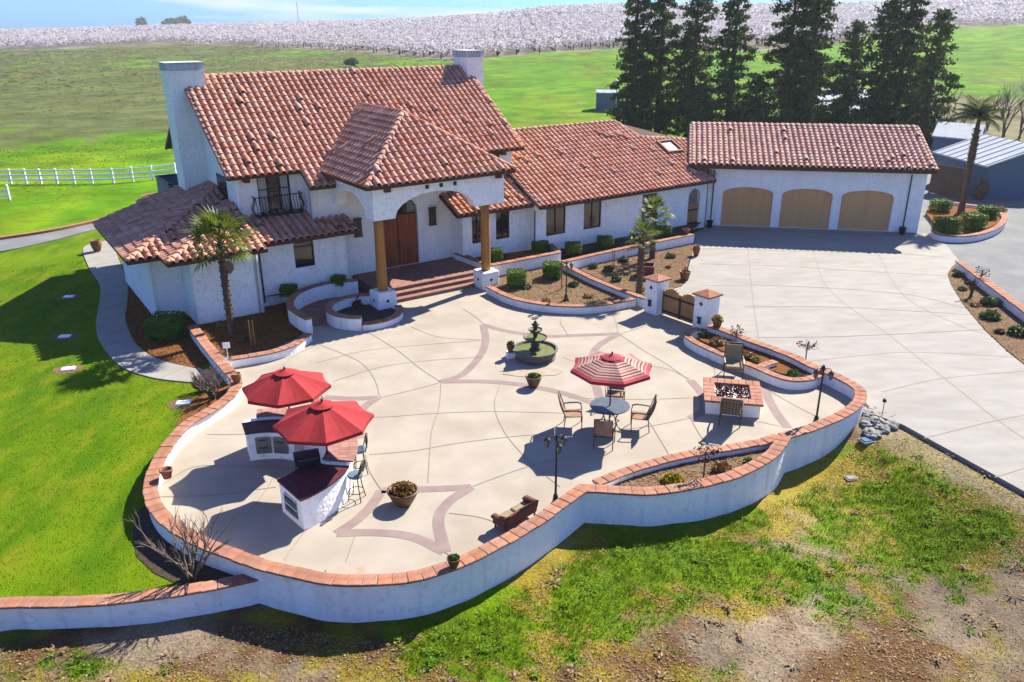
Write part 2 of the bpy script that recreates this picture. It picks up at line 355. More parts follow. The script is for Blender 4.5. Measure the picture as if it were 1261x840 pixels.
def front_masks(x,y):
    """weeds, dry grass and litter of the waste ground in front of the wall"""
    g=noise.noise((x*.30+3.1,y*.42,0))*.8+noise.noise((x*.9,y*.9,5))*.7+noise.noise((x*2.2,y*2.6,9))*.6+noise.noise((x*5,y*5,19))*.4
    px,py=proj_x(x,y,-.55),proj_y(x,y,-.55)
    bias=-.65
    for cx,cy,rx,ry,a in ((700,735,190,60,1.15),(1080,640,170,70,1.0),(880,690,170,50,.9),(600,800,120,45,.75),(1200,640,90,60,.7),(1120,560,60,30,.7),(500,815,90,30,.2)):
        bias+=a*math.exp(-(((px-cx)/rx)**2+((py-cy)/ry)**2))
    green=.92*sstep(-.05,.75,g*1.25+bias*1.15+.22)
    def blob(cx,cy,rx,ry): return math.exp(-(((px-cx)/rx)**2+((py-cy)/ry)**2))
    pale=blob(930,800,130,38)+blob(1215,760,90,45)+.8*blob(990,655,60,22)+.6*blob(250,800,200,24)+.5*blob(1050,835,200,25)
    yl=sstep(-.30,.40,noise.noise((x*.7+9,y*.7,2))*.8+.55*noise.noise((x*2.2,y*2.2,3))+.75*blob(1000,610,330,70)+.55*blob(620,745,200,60)+.3*blob(560,800,150,40)-.55*pale-.02)
    br=sstep(-.15,.45,noise.noise((x*.45,y*.45,21))*.8+.5*noise.noise((x*1.6,y*1.6,22))+.75*blob(740,825,230,36)+.7*blob(1080,820,200,40)+.7*blob(470,790,180,40)+.35*blob(120,815,200,40)-.8*pale+.12)
    side=-DEd.y*(x-DE0.x)+DEd.x*(y-DE0.y); stp=sstep(-1.5,-.5,side+.25*noise.noise((x*1.5,y*1.5,33)))*sstep(8.5,10,x); green*=1-.9*stp; yl*=1-.75*stp; br*=1-stp
    return green,yl,br
C_DIRT=np.array((.235,.185,.128)); C_YEL=np.array((.27,.215,.016)); C_GRN=np.array((.095,.19,.003)); C_BRN=np.array((.135,.072,.032))
F_GRN=np.array((.095,.225,.002)); F_GRN2=np.array((.165,.25,.004)); F_DULL=np.array((.115,.118,.048)); F_BRN=np.array((.20,.16,.10))
EDGE=[(-400,60),(0,62.5),(100,59.5),(200,55),(300,57),(400,62),(480,67),(560,75),(600,71),(700,63),(770,60),(850,60),(940,62),(1000,57),(1060,46),(1100,38),(1145,31.5),(1216,33),(1261,29),(1600,30)]
def edge_dist(p):
    """distance at which the orchard begins, by bearing"""
    yt=interp(EDGE,p); t=(p-630.5)/(F_PX*1.06)
    for i in range(400):
        d=150*1.0065**i; y=d/math.sqrt(1+t*t); x=y*t
        if proj_y(x,y,ground_z(x,y))<yt: return d
    return 430
ED=[(p,edge_dist(p)) for p in range(-300,1580,20)]
def ground_col(x,y):
    d=math.hypot(x,y)
    if d<34 and y>0:
        g,yl,br=front_masks(x,y)
        c=C_DIRT*(1+.25*noise.noise((x*3,y*3,8))); c=c*(1-br)+C_BRN*br; c=c*(1-yl*.8)+C_YEL*yl*.8; c=c*(1-g)+C_GRN*g
        return c
    p=bearing(x,y)
    if y<=0: return F_GRN*.8
    n1=noise.noise((x*.02,y*.012,1)); n2=noise.noise((x*.07,y*.035,4)); n3=noise.noise((x*.3,y*.16,6))+.6*noise.noise((x*.9,y*.3,16))
    dull=sstep(-.05,.25,n1*.7+n2*.65+n3*.5+.40*sstep(520,300,p)*sstep(95,120,d)-.42*sstep(480,640,p)-.85*sstep(110,80,d)+.05)
    yel=sstep(-.1,.5,n2+.6*n3+n1*.3)
    c=F_GRN*(1-yel*.8)+F_GRN2*yel*.8
    c=c*(1-dull*.85)+F_DULL*dull*.85
    if p>1140 and 92<d<150: c=c*.15+F_BRN*.85
    if d>interp(ED,p)-4: c=F_BRN*.35+F_DULL*.4+np.array((.10,.09,.09))
    return c
def build_ground():
    az=[R(a) for a in np.arange(-70,70.01,.4)]+[R(a) for a in range(80,290,10)]
    rr=[.5,3,6]+list(np.arange(8,25,.13)); r=25.
    while r<1450: rr.append(r); r*=1.03
    V=[];Cc=[]
    for q in rr:
        for a in az:
            x,y=q*math.sin(a),q*math.cos(a); V.append((x,y,ground_z(x,y))); Cc.append(ground_col(x,y))
    n=len(az); m=len(rr)
    i=np.arange(m-1)[:,None]*n; k=np.arange(n)[None,:]; k2=(k+1)%n
    Fq=np.stack([i+k2,i+k,i+n+k,i+n+k2],2).reshape(-1,4)
    mt=bpy.data.materials.new('ground'); mt.use_nodes=True; t=mt.node_tree; b=t.nodes['Principled BSDF']; b.inputs['Roughness'].default_value=.95; b.inputs['Specular IOR Level'].default_value=.05
    at=t.nodes.new('ShaderNodeVertexColor'); at.layer_name='veg'
    ge=t.nodes.new('ShaderNodeNewGeometry')
    hs=t.nodes.new('ShaderNodeHueSaturation')
    fac=None
    for sc,lo,hi in ((14,.72,1.28),(60,.75,1.25),(1.1,.86,1.14),(.22,.70,1.3),(.05,.78,1.22)):
        nz=t.nodes.new('ShaderNodeTexNoise'); nz.inputs['Scale'].default_value=sc; nz.inputs['Detail'].default_value=5; t.links.new(ge.outputs['Position'],nz.inputs['Vector'])
        mr=t.nodes.new('ShaderNodeMapRange'); mr.inputs[1].default_value=.32; mr.inputs[2].default_value=.68; mr.inputs[3].default_value=lo; mr.inputs[4].default_value=hi; t.links.new(nz.outputs[0],mr.inputs[0])
        if fac is None: fac=mr.outputs[0]; first=nz
        else:
            mu=t.nodes.new('ShaderNodeMath'); mu.operation='MULTIPLY'; t.links.new(fac,mu.inputs[0]); t.links.new(mr.outputs[0],mu.inputs[1]); fac=mu.outputs[0]
    t.links.new(fac,hs.inputs['Value']); t.links.new(at.outputs[0],hs.inputs['Color']); t.links.new(hs.outputs[0],b.inputs['Base Color'])
    bp=t.nodes.new('ShaderNodeBump'); bp.inputs['Strength'].default_value=.8; bp.inputs['Distance'].default_value=.05; t.links.new(first.outputs[0],bp.inputs['Height']); t.links.new(bp.outputs[0],b.inputs['Normal'])
    MATS['ground']=mt
    me=npmesh('ground',V,Fq,'ground')
    ca=me.color_attributes.new('veg','FLOAT_COLOR','POINT'); Cc=np.array(Cc)*KA; ca.data.foreach_set('color',np.c_[Cc,np.ones(len(Cc))].astype(np.float32).ravel())
    me.polygons.foreach_set('use_smooth',[True]*len(me.polygons))
    tag(obj('ground',me),kind='structure')
build_ground()

# ---- paved surfaces
WALL_A=[(286,460),(292,472),(281,488),(255,506),(229,522),(210,543),(196,565),(187,588),(186,608),(193,626),(206,641),(231,658),(257,671),(288,682),(325,695),(362,704),(407,713),(452,714),(505,710),(536,702),(568,691),(604,673),(636,656),(662,640),(690,620),(718,600)]
WALL_B=[(718,600),(751,602),(803,604),(856,596),(882,590),(908,582),(936,568),(955,554),(966,537)]
WALL_PX2=[(963,537),(978,533),(1003,524),(1029,514),(1047,504),(1058,493),(1060,484),(1055,475),(1042,467),(1024,460),(1003,451),(977,438),(951,428),(925,419),(898,408),(874,400)]
ZC=.45
wall_a=catmull([G(a,b,ZC) for a,b in WALL_A]); wall_a.append(wall_a[-1]+(wall_a[-1]-wall_a[-3]).normalized()*.13); wall_b=catmull([G(a,b,ZC) for a,b in WALL_B]); patio_wall=wall_a+wall_b[1:]; patio_wall2=catmull([G(a,b,ZC) for a,b in WALL_PX2])
patio_poly=[p for p in patio_wall[::4]]+[p for p in patio_wall2[::4]]+GP([(870,402),(800,376),(780,350),(690,325),(660,300)])+[HW(24,34,0),HW(14,36,0),HW(9.8,34.6,0)]+GP([(330,392),(262,440)])
sheet('patio',patio_poly,0,'concrete',thick=.45)
DRIVE=GP([(866,282)])+[GW(2.8,50.2),GW(15.6,50.2)]+GP([(1150,283),(1163,299),(1181,321),(1172,329),(1167,338),(1171,350),(1187,376),(1213,407),(1242,434),(1261,449),(1330,505)])+[G(1420,690,-0)]+GP([(1261,605),(1112,523),(1078,511),(1062,490)])+[Vector((p.x,p.y,0)) for p in patio_wall2[::-1][:0]]+GP([(1056,474),(1024,459),(977,437),(925,418),(874,399),(868,390),(806,366),(842,350),(851,318),(856,298),(852,288)])
sheet('driveway',DRIVE,.004,'driveway',thick=.2)
GRAV=[GW(14.9,49.6)]+GP([(1163,299.5),(1181,321.5),(1261,381),(1420,470),(1480,240)])+[Vector((70,75,0)),Vector((26,75,0)),GW(14.9,62)]
sheet('gravel_yard',GRAV,-.012,'gravel')
LAWN=GP([(-220,760),(-60,752),(0,745),(150,736),(255,722),(325,705),(288,684),(231,660),(206,643),(190,612),(198,570),(230,524),(281,490),(286,462),(262,442),(237,402)])+[HW(9.8,34.5),HW(9.8,46)]+GP([(190,264),(123,281),(65,296),(0,310),(-260,350)])
def lawn_z(x,y): return -.06
LAWN=[Vector((p.x,p.y,0)) for p in LAWN]
mat('lawn',(.075,.175,.002),(.15,.25,.003),.5,.95,.8,45,c3=(.24,.255,.012),s3=1.1,ramp3=(.50,.78),stretch=(1.5,.55,1),world=True,dist=.04,spec=.05,detail=6)
sheet('lawn',LAWN,-.06,'lawn',thick=.35)
PATH_L=[(131,296),(110,300),(102,308),(110,330),(123,352),(121,378),(118,400),(123,421),(147,449),(183,463),(225,469),(270,472)]
PATH_R=[(139,299),(147,321),(157,350),(156,375),(154.5,394),(167.6,423),(194,441),(236,452),(268,456)]
pl=catmull(GP(PATH_L)); pr=catmull(GP(PATH_R))
sheet('garden_path',pl+pr[::-1],-.02,'path_concrete',thick=.3)
jm=MB()
for k in range(1,22):
    a=pl[int(len(pl)*k/22)]; b=min(pr,key=lambda q:(q-a).length); ribbon(jm,[a,b],.03,-.016)
o=jm.build('path_joint','joint'); o.parent=bpy.data.objects['garden_path']
MULCH=GP([(139,299),(147,321),(157,350),(156,375),(155,394),(168,423),(194,441),(236,452),(262,444),(240,402)])+[HW(9,34),HW(6.5,36),HW(5.8,43)]
sheet('mulch_bed',MULCH,-.035,'mulch')
MULCH2=GP([(283,470),(240,487),(222,510),(212,535),(225,525),(258,505),(290,484)])
sheet('mulch_bed',[Vector((p.x,p.y,0)) for p in MULCH2],-.045,'mulch')
# paved swale with its kerb, running behind the lawn
SW_T=catmull(GP([(-120,312),(0,295),(65,285),(126,272),(204,255),(240,244)])); SW_B=catmull(GP([(-120,328),(0,309),(65,295),(123,280),(190,263),(236,250)]))
sheet('swale',SW_T+SW_B[::-1],-.03,'gravel',thick=.2)
kb=MB(); ka=offset(SW_T,.0); kc=offset(SW_T,.32)
kb.prism(ka+kc[::-1],-.2,.12); o=kb.build('kerb','cap'); o['kind']='structure'
# the entry court's red paving
COURT=GP([(385,402),(378,392),(362,384),(359,372),(374,358),(400,350),(440,346)])+[HW(14.9,35.0),HW(15.2,31.3)]+GP([(480,383),(430,400)])
sheet('entry_paving',COURT,.005,'paver_red')

# ---- stained bands and scored joints of the patio
bands=MB()
BN=[0]
def band(px,wd): BN[0]+=1; ribbon(bands,catmull(GP(px),.2),wd,.004+.0011*(BN[0]%3))
B=.30
for l in ([(470,604),(500,603),(540,602),(580,600)],[(580,600),(553,618),(540,640),(548,680)],[(548,680),(510,662),(465,656),(415,657)],[(415,657),(440,640),(458,622),(470,604)],
          [(543,470),(568,462),(590,440),(598,420),(595,400)],[(595,400),(625,408),(670,414),(712,413),(762,411)],[(545,470),(600,470),(650,475),(700,486),(740,500)],[(762,411),(735,428),(728,452),(735,478),(742,500)],
          [(400,489),(430,491),(465,490)],[(465,490),(448,502),(442,520),(444,540)],[(850,468),(864,485),(866,505),(850,515)],[(938,468),(946,490),(956,508),(970,527)]): band(l,B)
bands.build('stained_band','concrete_band',bpy.data.objects['patio'])
jt=MB(); JN=[0]
for l in ([(392,424),(440,444),(460,465),(468,489)],[(455,410),(490,432),(515,452),(543,471)],[(543,471),(541,500),(532,530),(529,560),(527,595)],[(543,471),(510,480),(468,490)],[(570,380),(585,390),(597,400)],
          [(505,402),(540,415),(595,419)],[(400,510),(460,514),(540,509),(610,507),(700,509)],[(455,560),(510,555),(570,545),(640,537),(700,533)],[(616,472),(609,500),(620,530),(640,556),(665,580),(690,600)],
          [(580,600),(620,585),(650,575),(720,555)],[(553,632),(590,637),(615,645)],[(762,411),(790,430),(820,448),(847,467)],[(850,515),(865,540),(885,560)],[(762,411),(755,385),(748,378)],[(850,515),(800,525),(760,530),(720,540)],
          [(692,440),(730,450),(810,452),(850,467)],[(700,490),(790,492),(850,490)],[(800,520),(815,545),(825,562)],[(945,480),(980,500),(1010,515)],[(870,440),(880,455),(880,462)],[(255,535),(295,535),(340,532)],
          [(195,600),(240,575),(300,575),(380,578)],[(300,640),(330,600),(345,570)],[(195,612),(260,610),(340,600)],[(350,690),(380,650),(410,640)],[(390,447),(450,432),(520,425),(593,419)],[(410,470),(470,452),(530,444),(590,440)],[(440,652),(430,680),(420,710)],
          [(330,470),(360,440),(392,424)],[(860,545),(920,520),(960,525)],[(700,413),(690,395),(700,380)],[(765,411),(800,400)],[(470,604),(455,580),(450,560)],[(548,680),(562,690)]):
    JN[0]+=1; ribbon(jt,catmull(GP(l),.2),.022,.0078+.0006*(JN[0]%7))
jt.build('scored_joint','joint',bpy.data.objects['patio'])
jd=MB()
for l in ([(998,300),(1020,355),(1095,413),(1163,466),(1232,520),(1300,565)],[(1077,305),(1112,363),(1180,400),(1215,412)],[(921,300),(925,350),(935,425)],[(860,325),(960,328),(1060,334),(1165,340)],[(858,352),(960,352),(1110,362),(1190,380)],
          [(915,378),(1020,378),(1100,382),(1200,388)],[(930,416),(1020,415),(1095,412),(1212,406)],[(990,446),(1060,438),(1130,434),(1250,440)],[(1085,483),(1163,466),(1290,455)],[(1138,540),(1232,517),(1330,500)],[(1225,588),(1300,565)],[(860,306),(1000,310),(1110,313),(1170,318)]):
    JN[0]+=1; ribbon(jd,catmull(GP(l),.3),.035,.008+.0006*(JN[0]%7))
jd.build('expansion_joint','joint',bpy.data.objects['driveway'])

# ---- orchard in blossom: a wood on the far slopes that reads as one mass
def build_orchard():
    P=[]
    for ring,(d0,d1,sp) in enumerate(((180,420,6.2),(420,650,7.5),(650,1250,12))):
        xs=np.arange(-d1*.85,d1*.85,sp); ys=np.arange(0,d1,sp)
        for x in xs:
            for y in ys:
                d=math.hypot(x,y)
                if d<d0 or d>=d1: continue
                p=bearing(x,y)
                if p<-60 or p>1330 or d<interp(ED,p)+14*noise.noise((x*.03,y*.03,8)): continue
                if d<interp(ED,p)+40 and noise.noise((x*.05,y*.05,2))>.25: continue
                P.append((x+random.uniform(-.8,.8),y+random.uniform(-.8,.8),sp))
    V=[];mi=[]
    vv=[];nq=0
    n=len(P); A=np.array([(x,y,ground_z(x,y),s) for x,y,s in P])
    NL=88
    u=rng.normal(size=(n,NL,3)); u/=np.linalg.norm(u,axis=2)[:,:,None]; rad=rng.uniform(.45,1,(n,NL,1))**.6
    sc=A[:,3]/6.2; hh=rng.uniform(3.4,4.8,n)*(.65+.35*sc)
    c=A[:,None,:3]+np.stack([np.zeros(n),np.zeros(n),hh*.62],1)[:,None,:]
    pts=c+u*rad*np.stack([2.7*sc,2.7*sc,hh*.36],1)[:,None,:]
    Q=pts.reshape(-1,3); k_=len(Q); nv=np.c_[rng.normal(0,.55,k_),rng.normal(0,.55,k_),np.ones(k_)]; nv/=np.linalg.norm(nv,axis=1)[:,None]
    e_=np.cross(nv,rng.normal(size=(k_,3))); e_/=np.linalg.norm(e_,axis=1)[:,None]; f_=np.cross(nv,e_); sz=(np.repeat(sc,NL)*rng.uniform(.30,.62,k_))[:,None]
    Vq=np.stack([Q-e_*sz,Q-f_*sz*.8,Q+e_*sz,Q+f_*sz*.8],1); Fq=np.arange(4*k_).reshape(-1,4)
    Vq=Vq.reshape(-1,3); mi=np.zeros(len(Fq))
    # a trunk of three faces for the nearer rows
    near=A[A[:,3]<7]; k=len(near); w_=.22
    T=np.stack([near[:,:3]+np.array(o_) for o_ in ((-w_,0,-.2),(w_,0,-.2),(w_,0,2.0),(-w_,0,2.0))],1).reshape(-1,3)
    T2=np.stack([near[:,:3]+np.array(o_) for o_ in ((0,-w_,-.2),(0,w_,-.2),(0,w_,2.0),(0,-w_,2.0))],1).reshape(-1,3)
    allV=np.r_[Vq,T,T2]; allF=np.arange(len(allV)).reshape(-1,4)
    me=npmesh('orchard',allV,allF,['blossom','twig_dark'],np.r_[mi,np.ones(2*k)])
    print('ORCHARD trees',n)
    tag(obj('orchard',me),'wide almond orchard in white blossom covering the far slopes','orchard',kind='stuff')
build_orchard()

sheet('wall_foot_soil',GP([(190,612),(172,628),(163,655),(168,685),(190,706),(225,722),(262,721),(322,706),(288,684),(231,660),(206,643)],-.05),-.045,'soil')

for n_,(px,py,a,b) in enumerate(((655,458,1.15,.42),(425,705,.5,.35))):
    c=G(px,py); pts=[(c.x+a*(1+.35*noise.noise((k*.8,n_,1)))*math.cos(k*math.pi/12),c.y+b*(1+.35*noise.noise((k*.8,n_,9)))*math.sin(k*math.pi/12)) for k in range(24)]
    sheet('water_stain',pts,.0128,'rust_stain',parent=bpy.data.objects['patio'])

# ================================================================== BUILDINGS
def wall(mb,a,b,z0,z1,th,ops=()):
    """wall from a to b (plan), its outer face on the line, thickness to the left; ops=(s0,s1,za,zb,rise) openings, arched by rise"""
    a=Vector((a[0],a[1],0)); b=Vector((b[0],b[1],0)); L=(b-a).length; d=(b-a)/L; n=Vector((-d.y,d.x,0))
    def P(s,t,z): q=a+d*s+n*t; return (q.x,q.y,z)
    def cell(s0,s1,za,zb):
        mb.add([P(s0,0,za),P(s1,0,za),P(s1,th,za),P(s0,th,za),P(s0,0,zb),P(s1,0,zb),P(s1,th,zb),P(s0,th,zb)],[(3,2,1,0),(4,5,6,7),(0,1,5,4),(1,2,6,5),(2,3,7,6),(3,0,4,7)])
    ss=sorted({0,L}|{o[0] for o in ops}|{o[1] for o in ops})
    for s0,s1 in zip(ss,ss[1:]):
        cov=sorted([(o[2],o[3]) for o in ops if o[0]<=s0+1e-6 and o[1]>=s1-1e-6]); z=z0
        for za,zb in cov:
            if za>z+1e-6: cell(s0,s1,z,za)
            z=zb
        if z1>z+1e-6: cell(s0,s1,z,z1)
    for o in ops:
        if len(o)>4 and o[4]:
            s0,s1,za,zb,ri=o; N=10; m=(s0+s1)/2; hw=(s1-s0)/2
            arc=[(m-hw*math.cos(math.pi*k/N),zb-ri+ri*math.sin(math.pi*k/N)) for k in range(N+1)]
            for k in range(N):
                (xa,ya),(xb,yb)=arc[k],arc[k+1]
                mb.add([P(xa,0,ya),P(xb,0,yb),P(xb,0,zb),P(xa,0,zb),P(xa,th,ya),P(xb,th,yb),P(xb,th,zb),P(xa,th,zb)],[(0,1,2,3),(7,6,5,4),(0,4,5,1),(3,2,6,7)])
def gprism(mb,pts,u0,u1):
    """polygon in (v,z) swept along u"""
    n=len(pts); o=len(mb.v)
    mb.add([(u0,v,z) for v,z in pts]+[(u1,v,z) for v,z in pts],[tuple(range(n))[::-1],tuple(range(n,2*n))]+[(i,(i+1)%n,n+(i+1)%n,n+i) for i in range(n)])

# ---- clay tiles
TW,TL=.325,.37
def tile_mesh(m):
    prof=[(-.165,.0),(-.118,.0),(-.104,.062),(-.06,.112),(0,.130),(.06,.112),(.104,.062),(.118,.0),(.165,.0)]
    mb=MB(); n=len(prof); L=TL*1.16
    lo=[(x*1.04,0,z+.040) for x,z in prof]; hi=[(x*.94,L,z*.9+.0) for x,z in prof]; li=[(x*1.04,0,max(z-.012,.0)+.012) for x,z in prof]
    mb.add(lo+hi+li,[(i,i+1,n+i+1,n+i) for i in range(n-1)]+[(2*n+i,2*n+i+1,i+1,i) for i in range(n-1)])
    return mb.mesh('roof_tile',m)
TILE={k:tile_mesh(k) for k in ('tile','tile_garage')}
def tnp(me):
    v=np.empty(len(me.vertices)*3,np.float32); me.vertices.foreach_get('co',v); f=np.array([p.vertices[:] for p in me.polygons]); return v.reshape(-1,3),f
TILE_NP={k:tnp(v) for k,v in TILE.items()}
class Roofer:
    """collects the tiles of a building; the nearest 300 become parts, the rest one mesh"""
    def __init__(s,key): s.key=key; s.items=[]; s.parent=[]
    def slope(s,deck,poly,base,e,up,tw=TW,tl=TL,single=False):
        # poly: 3-D corners; base: a point on the eave; e: unit along eave; up: unit up-slope
        base=Vector(base); e=Vector(e).normalized(); up=Vector(up).normalized(); nrm=e.cross(up).normalized()
        q=[((Vector(p)-base).dot(e),(Vector(p)-base).dot(up)) for p in poly]
        s0=min(a for a,b in q); s1=max(a for a,b in q); t1=max(b for a,b in q)
        C=[]
        nx=int((s1-s0)/tw)+1; ny=int(t1/tl)+1
        for j in range(ny):
            for i in range(nx):
                C.append((s0+(i+.5)*tw, j*tl-.06))
        A=np.array(C); ok=inpoly(A+np.array((0,tl*.6)),q)
        for a,b in A[ok]:
            lift=.0; tilt=0
            if random.random()<.034: lift=.085; tilt=.05
            p=base+e*(a+random.uniform(-.008,.008))+up*(b+random.uniform(-.008,.008))+nrm*(.012+lift+random.uniform(0,.006))
            rot=Matrix((e,(up+nrm*(tilt+random.uniform(-.012,.012))).normalized(),nrm)).transposed()
            s.items.append((p,rot,single,deck))
    def finish(s,root,deckname,rest_parent):
        V0,F0=TILE_NP[s.key]; inst=[x for x in s.items if x[2]][:300]; keep=set(map(id,inst))
        for p,rot,_,deck in inst:
            o=obj('roof_tile',TILE[s.key],deck); o.matrix_local=Matrix.Translation(p)@rot.to_4x4()
        rest=[x for x in s.items if id(x) not in keep]
        Vs=np.concatenate([V0@np.array(rot).T+np.array(p) for p,rot,_,_ in rest]); Fs=np.concatenate([F0+i*len(V0) for i in range(len(rest))])
        o=obj('roof_tiles',npmesh('roof_tiles',Vs,Fs,s.key),rest_parent); o['kind']='stuff'
        print('tiles',len(inst),len(rest))
def capline(mb,a,b,r=.13,L=.38,lift=.07):
    """a run of overlapping barrel tiles along a ridge or hip"""
    a=Vector(a);b=Vector(b);d=(b-a); n=max(1,int(d.length/L)); d.normalize(); side=d.cross(Vector((0,0,1))).normalized(); up=side.cross(d).normalized(); st=(b-a).length/n
    for k in range(n):
        p=a+d*st*k; q=a+d*(st*(k+1.12)); R0,R1=r*1.08,r*.92; m=7; vs=[]
        for c,rr,zz in ((p,R0,.035),(q,R1,0)):
            for i in range(m):
                an=math.pi*i/(m-1); vs.append(c+side*math.cos(an)*rr+up*(math.sin(an)*rr*.9+lift-.06+zz))
        mb.add(vs,[(i,i+1,m+i+1,m+i) for i in range(m-1)]+[tuple(range(m))[::-1]])
def deck_mesh(mb,poly,th=.10):
    poly=[Vector(p) for p in poly]; n=len(poly); nr=Vector((0,0,0))
    for i in range(n): nr+=poly[i].cross(poly[(i+1)%n])
    nr.normalize()
    if nr.z<0: poly=poly[::-1]; nr=-nr
    t=tessellate_polygon([[Vector((p.x,p.y,0)) for p in poly]]); fs=[]
    for q in t:
        a,b,c=(poly[i] for i in q); q=q if (b-a).cross(c-a).z>0 else q[::-1]
        fs+= [tuple(q),tuple(i+n for i in q[::-1])]
    mb.add([p for p in poly]+[p-Vector((0,0,th)) for p in poly],fs+[((i+1)%n,i,n+i,n+(i+1)%n) for i in range(n)])

HU,HV=17.0,35.0
house=empty('house',HW(HU,HV),HA,'two-storey white stucco house with red tiled roofs and an arched portico','house')
def h(u,v,z=0): return (u-HU,v-HV,z)
def h2(u,v): return (u-HU,v-HV)
ZM,PM=5.6,.67
def zmain(v): return ZM+PM*(v-35.55) if v<41.3 else ZM+PM*(47.05-v)
def window(root,a,b,z0,z1,n_m=1,glass='glass_dark',hbar=False,fw=.05,curtain=False):
    """a,b plan ends (local) of the opening, outer face; frame set back a little"""
    a=Vector((a[0],a[1],0)); b=Vector((b[0],b[1],0)); L=(b-a).length; d=(b-a)/L; n=Vector((-d.y,d.x,0))
    f=MB()
    def bx(s0,s1,za,zb,t0,t1):
        vs=[]
        for z in (za,zb):
            for s,t in ((s0,t0),(s1,t0),(s1,t1),(s0,t1)):
                q=a+d*s+n*t; vs.append((q.x,q.y,z))
        f.add(vs,[(3,2,1,0),(4,5,6,7),(0,1,5,4),(1,2,6,5),(2,3,7,6),(3,0,4,7)])
    t0,t1=.06,.13
    bx(0,fw,z0,z1,t0,t1); bx(L-fw,L,z0,z1,t0,t1); bx(fw,L-fw,z0,z0+fw,t0,t1); bx(fw,L-fw,z1-fw,z1,t0,t1)
    for k in range(n_m): c=L*(k+1)/(n_m+1); bx(c-fw*.5,c+fw*.5,z0+fw,z1-fw,t0,t1-.01)
    if hbar: bx(fw,L-fw,z0+(z1-z0)*hbar-.02,z0+(z1-z0)*hbar+.02,t0+.005,t1-.015)
    fr=f.build('window','window_frame',root)
    p=MB(); q0=a+n*.10; q1=b+n*.10
    p.add([(q0.x,q0.y,z0),(q1.x,q1.y,z0),(q1.x,q1.y,z1),(q0.x,q0.y,z1)],[(0,1,2,3)]); p.build('pane',glass,fr)
    if curtain:
        c=MB(); 
        for s0,s1 in ((.05,.28),(.72,.95)):
            pts=[]
            for k in range(13):
                s=L*(s0+(s1-s0)*k/12); q=a+d*s+n*(.088+.006*math.sin(k*2.3)); pts.append(q)
            c.add([(q.x,q.y,z0+.05) for q in pts]+[(q.x,q.y,z1-.05) for q in pts],[(i,i+1,14+i,13+i) for i in range(12)])
        c.build('curtain','curtain',fr)
    return fr
# --- walls
w=MB(); TH=.25
wall(w,h2(9.9,36.1),h2(12.9,36.1),0,5.72,TH,[(.95,2.45,3.75,5.46)])
wall(w,h2(12.9,36.1),h2(12.9,35.12),3.2,5.3,TH)      # return
wall(w,h2(12.9,35.1),h2(20.2,35.1),0,5.15,TH,[(3.2,5.4,.45,3.95,.75)])
wall(w,h2(20.2,36.1),h2(24.65,36.1),0,5.72,TH,[(2.9,3.7,4.5,5.4)])
gprism(w,[(36.36-HV,0),(46.4-HV,0),(46.4-HV,zmain(46.4)-.12),(41.3-HV,zmain(41.29)-.12),(36.36-HV,zmain(36.36)-.12)],9.9-HU,10.15-HU)
gprism(w,[(36.36-HV,0),(46.4-HV,0),(46.4-HV,zmain(46.4)-.12),(41.3-HV,zmain(41.29)-.12),(36.36-HV,zmain(36.36)-.12)],24.4-HU,24.65-HU)
wall(w,h2(24.4,46.4),h2(10.15,46.4),0,5.9,TH)
# window wall beside the porch, left wing and its bay
wall(w,h2(9.95,34.25),h2(14.2,34.25),0,3.05,TH,[(1.62,2.55,1.5,2.68)])
wall(w,h2(14.2,34.25),h2(14.2,35.1),0,3.1,TH)
wall(w,h2(6.9,33.4),h2(9.7,33.4),-.4,2.98,TH); wall(w,h2(9.7,33.4),h2(9.7,34.6),-.4,3.2,TH)
wall(w,h2(6.9,35.1),h2(6.9,33.652),-.4,2.98,TH); wall(w,h2(5.6,35.1),h2(6.898,35.1),-.4,3.05,TH)
wall(w,h2(5.6,42.0),h2(5.6,35.352),-.4,3.05,TH); wall(w,h2(9.9,42.0),h2(5.852,42.0),-.4,3.1,TH)
# right of the porch, and the long wing
wall(w,h2(20.2,33.95),h2(24.2,33.95),0,3.1,TH,[(.55,1.2,1.3,2.75),(2.0,2.85,1.3,2.75)])
wall(w,h2(20.2,35.1),h2(20.2,34.202),0,3.2,TH)
wall(w,h2(24.2,33.3),h2(37.1,33.3),0,2.98,TH,[(.75,2.05,1.2,2.68),(3.3,4.55,1.2,2.68),(7.6,8.75,1.2,2.62),(11.35,12.35,.02,2.5,.5)])
wall(w,h2(24.2,34.2),h2(24.2,33.552),0,3.2,TH)
wall(w,h2(37.1,33.552),h2(37.1,36.0),0,3.2,TH); wall(w,h2(36.8,44.5),h2(24.7,44.5),0,3.0,TH); wall(w,h2(35.2,33.6),h2(35.2,37),0,2.9,.12)
gprism(w,[(36.4-HV,2.9),(44.4-HV,2.9),(44.4-HV,3.0),(38.9-HV,5.85),(36.4-HV,4.6)],24.8-HU,24.95-HU)
w.build('wall','stucco',house)
